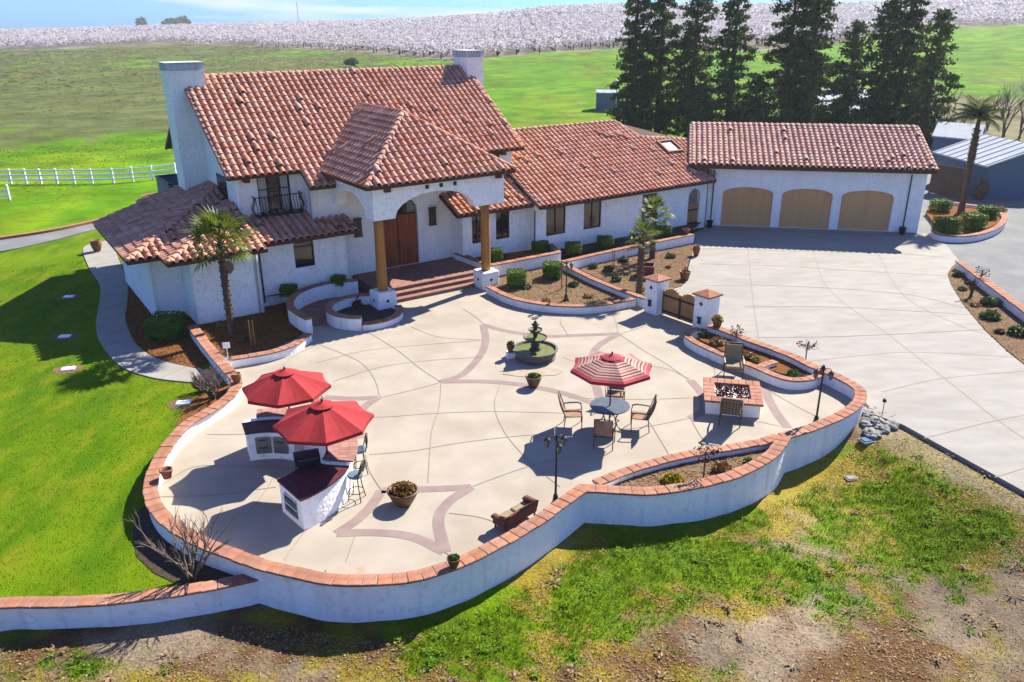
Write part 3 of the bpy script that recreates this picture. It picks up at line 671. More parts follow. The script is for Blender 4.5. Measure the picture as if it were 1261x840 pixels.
# --- portico
pw=MB()
wall(pw,h2(13.95,30.72),h2(20.55,30.72),4.0,5.52,.5,[(1.0,5.0,4.0,4.95,.95)])
wall(pw,h2(13.95,35.09),h2(13.95,31.222),4.0,5.52,.5,[(.35,3.55,4.0,4.9,.9)])
wall(pw,h2(20.05,31.222),h2(20.05,35.09),4.0,5.52,-.5,[(.35,3.55,4.0,4.9,.9)])
po=pw.build('portico_wall','stucco',house)
for u in (16.55,17.25,17.95): vt=MB(); vt.box(u-.09-HU,u+.09-HU,30.715-HV,30.80-HV,5.08,5.26); vt.build('vent','wood_dark',po)
for u in (14.25,19.65):
    c=MB(); prof=[(.225,.80),(.235,1.2),(.225,2.4),(.205,3.6),(.205,4.0)]
    c.lathe([(r+.006*math.sin(i*5),z) for i,(r,z) in enumerate(prof)],18,h(u,30.97)); c.build('column','column_wood',house,smooth=True)
    p=MB(); a,b=h2(u,30.97); p.box(a-.45,a+.45,b-.45,b+.45,0,.84); po=p.build('pedestal','stucco',house,bevel=.03)
    q=MB(); q.add([(a-.09,b-.456,.45),(a,b-.456,.36),(a+.09,b-.456,.45),(a,b-.456,.54)],[(0,1,2,3)]); q.build('diamond_tile','iron',po); q=MB(); q.add([(a-.456,b+.09,.45),(a-.456,b,.36),(a-.456,b-.09,.45),(a-.456,b,.54)],[(0,1,2,3)]); q.build('diamond_tile','iron',po)
# porch floor, steps
fl=MB(); fl.box(14.6-HU,20.18-HU,32.05-HV,35.09-HV,0,.45); 
pf=fl.build('porch_floor','paver_red',house)
for k,(v,z) in enumerate(((31.28,.15),(31.66,.30))):
    st=MB(); st.box(15.0-.2*k-HU,19.5+.1*k-HU,v-HV,32.04-HV,.006 if k==0 else .151,z); st.build('step','paver_red',house)
# front door: two arched leaves, planked, with transom
d0=MB(); d0.box(16.1-HU,18.3-HU,35.30-HV,35.36-HV,.45,3.9)
door=d0.build('front_door','wood_dark',house)
for k in range(2):
    a=16.14+k*1.09
    lf=MB(); lf.box(a-HU,a+1.05-HU,35.22-HV,35.299-HV,.46,3.0); leaf=lf.build('door_leaf','door_wood',door)
    pn=MB()
    for i in range(5): pn.box(a+.06+i*.188-HU,a+.06+i*.188+.172-HU,35.195-HV,35.219-HV,.6,2.9)
    pn.box(a+.05+ (.9 if k==0 else 0)-HU,a+.09+(.9 if k==0 else 0)-HU,35.13-HV,35.194-HV,1.4,1.7)
    pn.build('door_planks','door_wood',door)
for k in range(4):
    g_=MB(); a=16.16+k*.54; g_.box(a-HU,a+.46-HU,35.24-HV,35.299-HV,3.08,3.7); g_.build('transom_pane','glass_dark',door)
for u in (15.05,19.1):
    sc=MB(); a,b=h2(u,35.1); sc.box(a-.17,a+.17,b-.16,b-.002,2.35,3.15); sc.box(a-.2,a+.2,b-.19,b-.002,3.15,3.2); sc.box(a-.2,a+.2,b-.19,b-.002,2.30,2.35); sc.build('wall_sconce','bronze',house)
# --- windows
window(house,h2(10.85,36.1),h2(12.35,36.1),3.75,5.46,2,hbar=.62,curtain=True)
window(house,h2(23.1,36.1),h2(23.9,36.1),4.5,5.4,1)
window(house,h2(11.57,34.25),h2(12.5,34.25),1.5,2.68,0,hbar=.8)
window(house,h2(20.75,33.95),h2(21.4,33.95),1.3,2.75,1,hbar=.75); window(house,h2(22.2,33.95),h2(23.05,33.95),1.3,2.75,1)
for a,b,zt in ((24.95,26.25,2.68),(27.5,28.75,2.68),(31.8,32.95,2.62)): window(house,h2(a,33.3),h2(b,33.3),1.2,zt,1,'glass_bronze')
gw=MB(); a,b=h2(9.895,38.3); gw.box(a-.02,a+.001,b-.75,b+.75,3.85,5.3); sw=gw.build('window','window_frame',house)
gp=MB(); gp.add([(a-.025,b+.68,3.92),(a-.025,b-.68,3.92),(a-.025,b-.68,5.23),(a-.025,b+.68,5.23)],[(0,1,2,3)]); gp.build('pane','glass_dark',sw)
# breezeway gate in the arched opening
bgate=MB()
for k in range(6): bgate.box(35.57+k*.163-HU,35.57+k*.163+.155-HU,33.42-HV,33.46-HV,.05,1.45+.22*math.sin(math.pi*(k+.5)/6))
bg_=bgate.build('breezeway_gate','gate_wood',house)
for z in (.35,1.15): bb=MB(); bb.box(35.56-HU,36.54-HU,33.395-HV,33.419-HV,z,z+.09); bb.build('gate_rail','iron',bg_)
# --- balconet with belly bars
bal=MB(); u0,u1=10.55,12.7; vv0,vv1=35.62,36.09
zb=3.72
bal.box(u0-HU,u1-HU,vv0-HV,vv1-HV,zb,zb+.05)
def belly(bal,p,out):
    pts=[]
    for t in range(7):
        z=zb+.05+.80*t/6; bul=.13*math.sin(math.pi*min(1,t/4.5))**1.5 if t<5 else 0
        pts.append((p[0]+out[0]*bul,p[1]+out[1]*bul,z))
    bal.tube(pts,.016,5)
for k in range(17): belly(bal,h2(u0+.02+(u1-u0-.04)*k/16,vv0+.02),(0,-1))
for k in range(1,4):
    belly(bal,h2(u0+.02,vv0+.02+k*.12),(-1,0)); belly(bal,h2(u1-.02,vv0+.02+k*.12),(1,0))
bal.tube([h(u0,vv1,zb+.86),h(u0,vv0,zb+.86),h(u1,vv0,zb+.86),h(u1,vv1,zb+.86)],.025,6)
bal.build('balconet','iron',house)
# --- chimneys
def chimney(u0,u1,v0,v1,z0,z1,capm):
    c=MB(); c.box(u0-HU,u1-HU,v0-HV,v1-HV,z0,z1); ch=c.build('chimney','stucco',house)
    t=MB(); t.box(u0-.05-HU,u1+.05-HU,v0-.05-HV,v1+.05-HV,z1,z1+.05); t.build('chimney_ledge','white_paint',ch)
    t=MB(); n=7
    for k in range(n):
        a=u0+(u1-u0)*k/(n-1)
        for v in (v0,v1): t.box(a-.03-HU,a+.03-HU,v-.03-HV,v+.03-HV,z1+.05,z1+.38)
    for k in range(1,5):
        b=v0+(v1-v0)*k/5
        for u in (u0,u1): t.box(u-.03-HU,u+.03-HU,b-.03-HV,b+.03-HV,z1+.05,z1+.38)
    t.box(u0+.04-HU,u1-.04-HU,v0+.04-HV,v1-.04-HV,z1+.05,z1+.36)
    t.box(u0-.06-HU,u1+.06-HU,v0-.06-HV,v1+.06-HV,z1+.38,z1+.41); t.build('chimney_cap',capm,ch)
chimney(8.75,10.35,40.55,41.95,2.5,9.75,'galvanised')
chimney(24.65,25.7,40.4,41.85,0,9.95,'galvanised')
# --- roofs
rf=Roofer('tile')
def roofpart(name,polys,fascia,cap_lines):
    d=MB()
    for p in polys: deck_mesh(d,p)
    dk=d.build(name,'tile_deck',house)
    f=MB()
    for a,b in fascia: f.bar(Vector(a)-Vector((0,0,.065)),Vector(b)-Vector((0,0,.065)),.07,.15)
    if fascia: f.build('fascia','trim',dk)
    c=MB()
    for a,b in cap_lines: capline(c,a,b)
    if cap_lines:
        o=c.build('ridge_tiles','tile',dk,smooth=False); o['kind']='stuff'
    return dk
def H3(u,v,z): return Vector(h(u,v,z))
E_U=Vector((1,0,0)); E_V=Vector((0,1,0))
def upv(p): return Vector((0,1,p)).normalized()
# portico hip roof (its tiles stand as single parts)
zp=5.5; pp=.662; ax=17.3; ay=34.15; az_=zp+pp*3.7
A0,A1=H3(13.6,30.45,zp),H3(21.0,30.45,zp); AP=H3(ax,ay,az_); RB=H3(ax,39.1,az_); AL=H3(13.6,35.45,zp); AR=H3(21.0,35.45,zp)
dk=roofpart('portico_roof',[[A0,A1,AP],[A0,AP,RB,AL],[A1,AR,RB,AP]],[(A0,A1),(AL,A0),(A1,AR)],[(A0,AP),(A1,AP),(AP,RB)])
rf.slope(dk,[A0,A1,AP],A0,E_U,(0,1,pp),single=True)
rf.slope(dk,[A0,AP,RB,AL],AL,-E_V,(1,0,pp),single=True)
rf.slope(dk,[A1,AR,RB,AP],A1,E_V,(-1,0,pp))
for u in (14.6,20.2): br=MB(); br.box(u-.13-HU,u+.13-HU,30.52-HV,30.715-HV,5.18,5.40); br.build('corbel','trim',dk)
# main roof
M0,M1=H3(9.45,35.55,ZM),H3(12.75,35.55,ZM); M2,M3=H3(12.75,34.6,zmain(34.6)),H3(20.6,34.6,zmain(34.6)); M4,M5=H3(20.6,35.55,ZM),H3(25.1,35.55,ZM); M6,M7=H3(25.1,41.3,zmain(41.29)),H3(9.45,41.3,zmain(41.29))
B0,B1=H3(9.45,47.05,ZM),H3(25.1,47.05,ZM)
dk=roofpart('main_roof',[[M0,M1,M2,M3,M4,M5,M6,M7],[M7,M6,B1,B0]],[(M0,M1),(M1,M2),(M2,M3),(M4,M5),(M5,M6),(M0,M7),(M7,B0),(M6,B1)],[(M7+Vector((1.0,0,0)),M6-Vector((.45,0,0)))])
rf.slope(dk,[M0,M1,M2,M3,M4,M5,M6,M7],H3(9.45,34.6,zmain(34.6)),E_U,(0,1,PM))
rk=MB()
for a,b in ((M0,M7),(M5,M6)): capline(rk,a,b,.10,.4,.05)
o=rk.build('rake_tiles','tile',dk); o['kind']='stuff'
for u in (10.3,23.9): br=MB(); br.box(u-.12-HU,u+.12-HU,35.62-HV,36.095-HV,5.28,5.5); br.build('corbel','trim',dk)
# roof over the window wall
pd=.31; zd=lambda v:2.95+pd*(v-33.75)
D=[H3(9.98,33.75,2.95),H3(14.55,33.75,2.95),H3(14.55,35.09,zd(35.09)),H3(12.9,35.09,zd(35.09)),H3(12.9,36.09,zd(36.09)),H3(9.98,36.09,zd(36.09))]
dk=roofpart('lean_to_roof',[D],[(D[0],D[1]),(D[1],D[2])],[]); rf.slope(dk,D,D[0],E_U,(0,1,pd))
# roof right of the porch
pd=.45; zr=lambda v:3.0+pd*(v-33.4)
D=[H3(19.6,33.4,3.0),H3(24.18,33.4,3.0),H3(24.18,36.09,zr(36.09)),H3(20.2,36.09,zr(36.09)),H3(20.2,35.09,zr(35.09)),H3(19.6,35.09,zr(35.09))]
dk=roofpart('lean_to_roof',[D],[(D[0],D[1]),(D[5],D[0])],[]); rf.slope(dk,D,D[0],E_U,(0,1,pd))
# left wing
pl_=.32; z0=2.95
zz=lambda d:z0+pl_*d
W0,W1,W2=H3(6.0,32.9,z0),H3(9.97,32.9,z0),H3(9.97,36.87,zz(3.97))
V0,V1=H3(6.0,34.2,z0),H3(9.89,38.09,zz(3.89)); W3=H3(9.89,36.79,zz(3.89))
Y0,Y1=H3(4.75,34.2,z0),H3(9.89,39.34,zz(5.14)); Y2,Y3=H3(9.89,42.3,zz(5.14)),H3(4.75,42.3,z0)
dk=roofpart('wing_roof',[[W0,W1,W2],[W0,W3,V1,V0],[Y0,V0,V1,Y1],[Y0,Y1,Y2,Y3]],[(W0,W1),(V0,W0),(Y0,V0),(Y3,Y0),(W1,W1+(W2-W1)*.25)],[(W0,W2),(Y0,Y1)])
rf.slope(dk,[W0,W1,W2],W0,E_U,(0,1,pl_)); rf.slope(dk,[W0,W3,V1,V0],V0,-E_V,(1,0,pl_)); rf.slope(dk,[Y0,V0,V1,Y1],Y0,E_U,(0,1,pl_)); rf.slope(dk,[Y0,Y1,Y2,Y3],Y3,-E_V,(1,0,pl_))
# long right wing and its link to the garage
zw=lambda v:2.95+.5*(v-32.8)
L=[(24.2,32.8),(37.2,32.8),(38.7,34.9),(38.35,36.55),(35.0,37.2),(34.3,38.9),(24.2,38.9)]
L=[H3(u,v,zw(v)) for u,v in L]
BK=[L[6],L[5],H3(35.2,44.9,3.0),H3(24.2,44.9,3.0)]; BK2=[L[5],L[4],L[3],H3(40.2,41.5,3.2),H3(35.2,44.9,3.0)]
dk=roofpart('long_wing_roof',[L,BK,BK2],[(L[0],L[1]),(L[0],L[6]),(L[1],L[2])],[(L[6],L[5]),(L[5],L[4]),(L[4],L[3])]); rf.slope(dk,L,L[0],E_U,(0,1,.5))
rk=MB(); capline(rk,L[0],L[6],.10,.4,.05); o=rk.build('rake_tiles','tile',dk); o['kind']='stuff'
# skylight on the link roof
sk=MB(); up=Vector((0,1,.5)).normalized(); nr=Vector((0,-.5,1)).normalized(); c=H3(36.3,35.95,zw(35.95))
def skp(a,b,n_): return c+E_U*a+up*b+nr*n_
for (a0,a1,b0,b1) in ((-.65,.65,-.62,-.5),(-.65,.65,.5,.62),(-.65,-.53,-.5,.5),(.53,.65,-.5,.5)):
    sk.add([skp(a,b,n_) for n_ in (.0,.26) for a,b in ((a0,b0),(a1,b0),(a1,b1),(a0,b1))],[(3,2,1,0),(4,5,6,7),(0,1,5,4),(1,2,6,5),(2,3,7,6),(3,0,4,7)])
s_=sk.build('skylight','terracotta',dk); g_=MB(); g_.add([skp(a,b,.17) for a,b in ((-.53,-.5),(.53,-.5),(.53,.5),(-.53,.5))],[(0,1,2,3)]); g_.build('skylight_pane','glass_sky',s_)
er=[H3(7.5,43.4,2.9),H3(8.52,43.4,3.2),H3(8.52,46.8,3.2),H3(7.5,46.8,2.9)]
dk=roofpart('terrace_eave',[er],[(er[0],er[3]),(er[0],er[1])],[]); rf.slope(dk,er,er[3],-E_V,(1,0,.3))
rf.finish(house,'roof_tile',house)
# terrace behind the left chimney: dark railing round a small deck
for (a0,a1,b0,b1) in ((8.6,8.66,43.6,46.5),(8.67,9.88,43.6,43.66),(8.67,9.88,46.44,46.5)):
    m=MB(); m.box(a0-HU,a1-HU,b0-HV,b1-HV,3.06,4.18); m.build('terrace_panel','metal_wall',house)
    m=MB(); m.box(a0-.03-HU,a1+(.03 if a1<9 else 0)-HU,b0-.03-HV,b1+.03-HV,4.185,4.25); m.build('terrace_handrail','iron',house)
m=MB(); m.box(8.55-HU,9.89-HU,43.55-HV,46.55-HV,2.85,3.05); m.build('terrace_floor','wood_dark',house)
for b in (43.8,46.3): m=MB(); m.box(8.7-HU,8.85-HU,b-.08-HV,b+.08-HV,-.1,2.849); m.build('terrace_post','stucco',house)
# downspouts
def downspout(root,p,z0,z1,m='white_pipe'):
    d=MB(); d.tube([(p[0],p[1],z0),(p[0],p[1],z1)],.035,6); d.build('downspout',m,root)
downspout(house,h2(9.6,33.34),-.05,2.75); downspout(house,h2(5.65,35.04),-.05,2.75); downspout(house,h2(10.05,36.04),4.0,5.4); downspout(house,h2(24.13,33.2),0,2.7,'trim'); downspout(house,h2(9.99,34.19),.2,2.7,'trim')
downspout(house,h2(12.95,35.04),3.3,4.7)
# dark octagonal vent on the left wing's front
ov=MB(); ov.lathe([(.0,0),(.30,0),(.30,.04),(.0,.05)],8); o=ov.build('octagonal_vent','beige_fabric',house); o.location=(8.35-HU,33.395-HV,2.3); o.rotation_euler=(math.pi/2,R(22.5),0)

# ================================================================== GARAGE
gar=empty('garage',GW(9,50),GA,'white three-car garage with arched wooden doors and red tiled roof','garage')
def q2(u,v): return (u-9,v-50)
def Q3(u,v,z): return Vector((u-9,v-50,z))
w=MB(); wall(w,q2(2.75,50),q2(15.0,50),0,3.85,.3,[(.9,3.85,.10,2.5,.38),(4.35,7.25,.10,2.5,.38),(7.75,10.65,.10,2.5,.38)])
wall(w,q2(15.0,50.302),q2(15.0,59.2),0,3.85,.3); wall(w,q2(15,59.2),q2(2.4,59.2),0,3.85,.3); wall(w,q2(2.4,58.9),q2(2.4,50.302),0,3.85,.3)
for u in (2.4,14.7): gprism(w,[(50.3-50,3.85),(58.9-50,3.85),(54.6-50,5.45)],u-9,u+.3-9)
w.build('wall','stucco',gar)
for k,(a,b) in enumerate(((3.65,6.6),(7.1,10.0),(10.5,13.4))):
    d=MB(); n=14; ws=(b-a)/n
    for i in range(n):
        x=a+i*ws
        t0=2.12+.38*math.sqrt(max(0,1-((x-(a+b)/2)/((b-a)/2))**2)); t1=2.12+.38*math.sqrt(max(0,1-((x+ws-(a+b)/2)/((b-a)/2))**2)); g_=.005 if i!=n//2 else .02
        y0=.16; d.add([(x+g_-9,y0,.10),(x+ws-9,y0,.10),(x+ws-9,y0,t1),(x+g_-9,y0,t0),(x+g_-9,y0+.05,.10),(x+ws-9,y0+.05,.10),(x+ws-9,y0+.05,t1),(x+g_-9,y0+.05,t0)],[(0,1,2,3),(7,6,5,4),(0,4,5,1),(1,5,6,2),(3,2,6,7),(0,3,7,4)])
    gd=d.build('garage_door','garage_wood',gar)
    r=MB(); r.box((a+b)/2-.03-9,(a+b)/2+.03-9,.135,.158,.10,2.46); r.build('door_stile','garage_wood',gd)
    bkp=MB(); bkp.box(a-9,b-9,.215,.26,.10,2.49); bkp.build('door_backing','wood_dark',gd)
sl=MB(); sl.box(2.76-9,14.9-9,-.14,-.002,.0,.10); sl.build('apron_kerb','path_concrete',gar)
gp=.345; zg=lambda v:3.85+gp*(v-49.5) if v<54.6 else 3.85+gp*(59.7-v)
g=[Q3(1.57,49.5,3.85),Q3(15.3,49.5,3.85),Q3(15.3,54.6,zg(54.6)),Q3(1.57,54.6,zg(54.6))]; gb=[g[3],g[2],Q3(15.3,59.7,3.85),Q3(1.57,59.7,3.85)]
d=MB(); deck_mesh(d,g); deck_mesh(d,gb); dk=d.build('garage_roof','tile_deck',gar)
f=MB()
for a,b in ((g[0],g[1]),(g[1],g[2]),(g[3],g[0]),(g[2],gb[2]),(g[3],gb[3])): f.bar(a-Vector((0,0,.1)),b-Vector((0,0,.1)),.07,.24)
f.build('fascia','trim',dk)
c=MB(); capline(c,g[3],g[2]); capline(c,g[1],g[2],.10,.4,.05); capline(c,g[0],g[3],.10,.4,.05); o=c.build('ridge_tiles','tile_garage',dk); o['kind']='stuff'
rg=Roofer('tile_garage'); rg.slope(dk,g,g[0],E_U,(0,1,gp),single=True); rg.finish(gar,'roof_tile',gar)
downspout(gar,q2(3.05,49.93),.4,3.5,'iron'); downspout(gar,q2(14.15,49.93),.4,3.5,'iron')
for u,l in ((3.0,'small black downspout pot against the garage wall beside the breezeway gate'),(14.1,'small black downspout pot against the garage wall at its far right')):
    t=empty('drain_pot',GW(u,49.75),0,l,'pot','black pots under the garage downspouts')
    m=MB(); m.lathe([(.14,0),(.19,.38),(.21,.38),(.21,.44),(.17,.44),(.15,.3)],14); m.build('pot_body','pot_black',t,smooth=True)
    m=MB(); m.lathe([(.0,.33),(.155,.34)],12); m.build('drain_gravel','soil',t)

# ================================================================== WALLS, PLANTERS, GATE
def cap_mesh(L,W,T):
    mb=MB(); mb.box(-L/2,L/2,-W/2,W/2,0,T); me=mb.mesh('cap_tile','cap')
    bm=bmesh.new(); bm.from_mesh(me); bmesh.ops.bevel(bm,geom=bm.edges[:],offset=.012,segments=1,affect='EDGES'); bm.to_mesh(me); bm.free(); return me
CAPS={}
def resample(path,L):
    out=[path[0].copy()]; acc=0
    for a,b in zip(path,path[1:]):
        d=(b-a).length
        while acc+d>=L:
            t=(L-acc)/d; a=a+(b-a)*t; out.append(a.copy()); d=(b-a).length; acc=0
        acc+=d
    return out
def garden_wall(label,path,zb,wd=.26,cw=.36,T=.055,L=.30,cat='wall',name='garden_wall',wall_m='stucco_wall',group=None,jit=.012,smooth=True,closed_ends=True):
    """stucco wall under a coping of clay slabs; path holds the top centre line"""
    if smooth: path=catmull(path,.15)
    else:
        q=[]
        for a,b in zip(path,path[1:]):
            n=max(1,int((b-a).length/.2)); q+=[a+(b-a)*k/n for k in range(n)]
        path=q+[path[-1]]
    path=[Vector(p) for p in path]; o0=path[0].copy(); zbf=zb if callable(zb) else (lambda p:zb)
    root=empty(name,(o0.x,o0.y,zbf(o0)),0,label,cat,group); off=Vector((o0.x,o0.y,zbf(o0)))
    a=offset(path,wd/2); b=offset(path,-wd/2); n=len(path); mb=MB(); vs=[]
    for i in range(n):
        zt=path[i].z-T-.012; z0=zbf(path[i])
        for p,z in ((a[i],z0),(a[i],zt),(b[i],zt),(b[i],z0)): vs.append(Vector((p.x,p.y,z))-off)
    fs=[]
    for i in range(n-1):
        for k in range(3): fs.append((4*i+k,4*i+4+k,4*i+5+k,4*i+1+k))
    fs+=[(0,1,2,3),tuple(4*n-4+k for k in (3,2,1,0))]
    mb.add(vs,fs); mb.build('wall','stucco_wall',root)
    m2=MB(); a=offset(path,cw/2-.03); b=offset(path,-cw/2+.03); vs=[]
    for i in range(n):
        for p,dz in ((a[i],-T-.011),(a[i],-.012),(b[i],-.012),(b[i],-T-.011)): vs.append(Vector((p.x,p.y,path[i].z+dz))-off)
    m2.add(vs,fs+[(4*i+3,4*i,4*i+4,4*i+7)[::-1] for i in range(n-1)]); m2.build('mortar_bed','mortar',root)
    key=(L,cw,T)
    if key not in CAPS: CAPS[key]=cap_mesh(L*.98,cw,T)
    tot=sum((q-p).length for p,q in zip(path,path[1:])); k=max(1,round(tot/L)); st=tot/k
    pts=resample([path[0].copy()]+path[1:],st*.99999)
    for p,q in zip(pts,pts[1:]):
        c=(p+q)/2; d=q-p
        o=obj('cap_tile',CAPS[key],root); o.location=c-off+Vector((random.uniform(-jit,jit),random.uniform(-jit,jit),-T+random.uniform(-.004,.006)))
        o.rotation_euler=(random.uniform(-.012,.012),random.uniform(-.012,.012),math.atan2(d.y,d.x)+random.uniform(-.02,.02)); o.scale=(st/L*1.0,1,1)
    return root
garden_wall('long curving white patio wall with terracotta coping from the bark mulch to the planter',wall_a,-1.1,L=.32,cw=.38,smooth=False)
garden_wall('white outer wall of the gravel planter bulging towards the weedy ground',wall_b,-1.1,L=.32,cw=.38,smooth=False)
garden_wall('white patio wall with terracotta coping curving from the planter round to the gate',patio_wall2[::6]+[patio_wall2[-1]],-1.2,L=.32,cw=.38)
P=[G(a,b,.10) for a,b in [(-260,772),(-120,759),(0,742),(60,741),(130,738),(200,730),(255,721),(300,712),(322,706)]]
garden_wall('low white retaining wall with terracotta coping below the lawn',P,-1.1,L=.32,cw=.36)
P=[G(a,b,.42) for a,b in [(734,594),(777,577),(816,566),(856,557),(895,551),(940,543),(958,536)]]
garden_wall('terracotta-coped inner wall of the gravel planter nearest the dining table',P,-.05,L=.3,cw=.34)
P=[G(a,b,.36) for a,b in [(862,404),(852,406),(846,412),(857,421),(885,434),(925,449),(956,462),(977,467),(1000,465),(1012,458)]]
garden_wall('low curved planter wall behind the fire pit',P,-.05,L=.28,cw=.30,wd=.22)
P=[G(a,b,.35) for a,b in [(936,451),(945,447),(955,444)]]
garden_wall('short coped divider across the planter behind the fire pit',P,-.05,L=.28,cw=.30,wd=.22,smooth=False)
P=[G(a,b,.72) for a,b in [(440,344),(420,346),(396,349),(372,357),(359,367),(358,377),(367,385),(380,392)]]
garden_wall('S-shaped raised planter wall in the shade left of the porch',P,-.05,L=.28,cw=.32)
P=[G(a,b,.56) for a,b in [(325,361),(338,358),(358,357)]]
garden_wall('short straight planter wall between the left wing and the S-shaped wall',P,-.05,L=.28,cw=.30,smooth=False)
P=[G(a,b,.34) for a,b in [(380,410),(362,423),(336,432),(309,437),(284,441)]]
garden_wall('low coped wall round the front of the palm bed',P,-.05,L=.3,cw=.34)
P=[G(a,b,.42) for a,b in [(236,400),(251,420),(265,437),(283,458)]]
garden_wall('straight coped wall between the palm bed and the bark mulch',P,-.4,L=.42,cw=.40,smooth=False)
P=[G(a,b,.78) for a,b in [(562,311),(604,326),(688,310),(674,298)]]
garden_wall('raised white planter with terracotta coping under the windows right of the porch',P,-.05,L=.3,cw=.34,smooth=False)
P=[G(a,b,.36) for a,b in [(601,352),(626,364),(652,371),(684,375),(718,376),(749,373),(781,367)]]
garden_wall('low curved coped wall round the mulch bed in front of the porch planter',P,-.05,L=.3,cw=.32,wd=.24)
P=[G(a,b,.45) for a,b in [(692,324),(731,343),(768,358),(796,367)]]
garden_wall('straight coped wall running from the porch planter to the gate pillar',P,-.05,L=.3,cw=.32,wd=.24,smooth=False)
P=[G(a,b,.55) for a,b in [(692,322),(740,311),(782,302),(853,288)]]
garden_wall('coped wall of the hedge bed along the long wing',P,-.05,L=.3,cw=.34,smooth=False)
P=[G(a,b,.38) for a,b in [(1150,283),(1158,288),(1183,290),(1207,287),(1226,280),(1236,271),(1236,264),(1226,259)]]
garden_wall('curved white planter wall round the tall palm beside the garage',P,-.05,L=.34,cw=.36)
P=[G(a,b,.38) for a,b in [(1146,246),(1180,250),(1210,254)]]
garden_wall('low white wall at the back of the tall palm planter',P,-.05,L=.34,cw=.36,smooth=False)
P=[G(a,b,.45) for a,b in [(1181,321),(1203,337),(1230,357),(1261,380),(1320,425)]]
garden_wall('coped wall between the gravel yard and the shrub bed by the drive',P,-.05,L=.36,cw=.40,smooth=False)
# round pool planter at the left column
cc=G(449,383,.3)
def arc(c,r,a0,a1,z,n=14): return [Vector((c.x+r*math.cos(R(a0+(a1-a0)*k/n)),c.y+r*math.sin(R(a0+(a1-a0)*k/n)),z)) for k in range(n+1)]
garden_wall('higher half of the round pool wall by the left porch column',arc(cc,1.5,60,275,.58),-.05,L=.28,cw=.32,wd=.24)
garden_wall('lower half of the round pool wall by the left porch column',arc(cc,1.5,276,390,.30),-.05,L=.28,cw=.32,wd=.24)
sheet('pool_bed',arc(cc,1.4,0,355,0,28),.12,'soil')

# ---- bed surfaces
def bed(name,px,z,m): return sheet(name,GP(px,z),z,m)
BED1=[G(a,b,.2) for a,b in [(736,600),(777,583),(816,572),(856,563),(895,557),(940,550),(958,546),(946,560),(908,583),(856,598),(803,604),(755,601)]]
sheet('planter_gravel',BED1,.22,'mulch_pale')
sheet('planter_soil',GP([(856,406),(862,418),(890,432),(930,447),(962,460),(1000,462),(1010,455),(960,436),(900,413),(876,402)],.2),.2,'mulch')
BEDP=[HW(8.2,33.3),HW(9.9,34.0),HW(12,34.2)]+GP([(364,372),(360,384),(378,400),(376,412),(336,430),(290,440),(268,436),(243,402)])
sheet('palm_bed_soil',BEDP,.06,'mulch')
sheet('shade_bed_soil',[HW(10,34.2),HW(14.2,34.2),HW(14.4,33.6)]+GP([(420,346),(400,351),(374,358),(360,362),(358,356),(327,360)],.48),.48,'soil')
BEDR=GP([(565,312),(604,326),(686,311),(676,299)],.62); sheet('porch_bed_soil',BEDR+[HW(24.2,33.3),HW(20.2,33.9)],.62,'mulch')
BED2=GP([(604,352),(626,363),(652,371),(684,375),(718,376),(749,373),(781,367),(731,346),(690,327),(650,326),(604,335)],.15); sheet('front_bed_mulch',BED2,.17,'mulch_pale')
BED3=GP([(700,326),(740,312),(782,304),(852,291),(856,300),(850,318),(840,352),(806,362),(796,364),(768,356),(731,340)],.02); sheet('driveway_bed_mulch',BED3,.035,'mulch_pale')
sheet('hedge_bed_soil',GP([(688,316),(740,307),(782,299),(848,286)],.4)+[HW(36.9,33.28),HW(24.4,33.28)],.38,'soil')
sheet('palm_planter_mulch',GP([(1146,250),(1140,262),(1157,284),(1183,288),(1207,285),(1224,278),(1234,270),(1224,260),(1190,254)],.2),.22,'mulch')
BED4=GP([(1181,322),(1172,329),(1167,338),(1171,350),(1187,376),(1213,407),(1242,434),(1261,449),(1330,505),(1330,432),(1261,385),(1203,341)]); sheet('drive_bed_mulch',BED4,.03,'mulch_pale')
# wood chips and stones lying on the beds
def chips(name,poly,z,m,dens,size,label):
    P=scatter_in(poly,dens); n=len(P)
    if n==0: return
    Q=np.c_[P,z+rng.uniform(.005,.03,n)]; d=rng.uniform(0,6.28,n); t=rng.uniform(-.35,.35,n)
    sx=size*rng.uniform(.6,1.6,n); sy=size*rng.uniform(.25,.6,n)
    ux=np.stack([np.cos(d)*sx,np.sin(d)*sx,t*sx],1); uy=np.stack([-np.sin(d)*sy,np.cos(d)*sy,rng.uniform(-.4,.4,n)*sy],1)
    V=np.stack([Q-ux-uy,Q+ux-uy,Q+ux+uy,Q-ux+uy],1).reshape(-1,3)
    tag(obj(name,npmesh(name,V,np.arange(4*n).reshape(-1,4),m)),label,'mulch',kind='stuff')
chips('bark_chips',MULCH,-.035,'mulch_chip',140,.035,'orange bark chips covering the bed beside the curved path')
chips('bark_chips',BEDP,.06,'mulch_chip',120,.035,'bark chips covering the palm bed by the left wing')
chips('gravel_chips',BED1,.22,'pale_chip',160,.03,'pale stone chips filling the planter along the front wall')
chips('wood_chips',BED2,.17,'pale_chip',90,.035,'tan wood chips on the bed in front of the porch planter')
chips('wood_chips',BED3,.035,'pale_chip',90,.035,'tan wood chips on the bed beside the drive')
chips('wood_chips',BED4,.03,'pale_chip',80,.035,'tan wood chips on the shrub bed at the right of the drive')

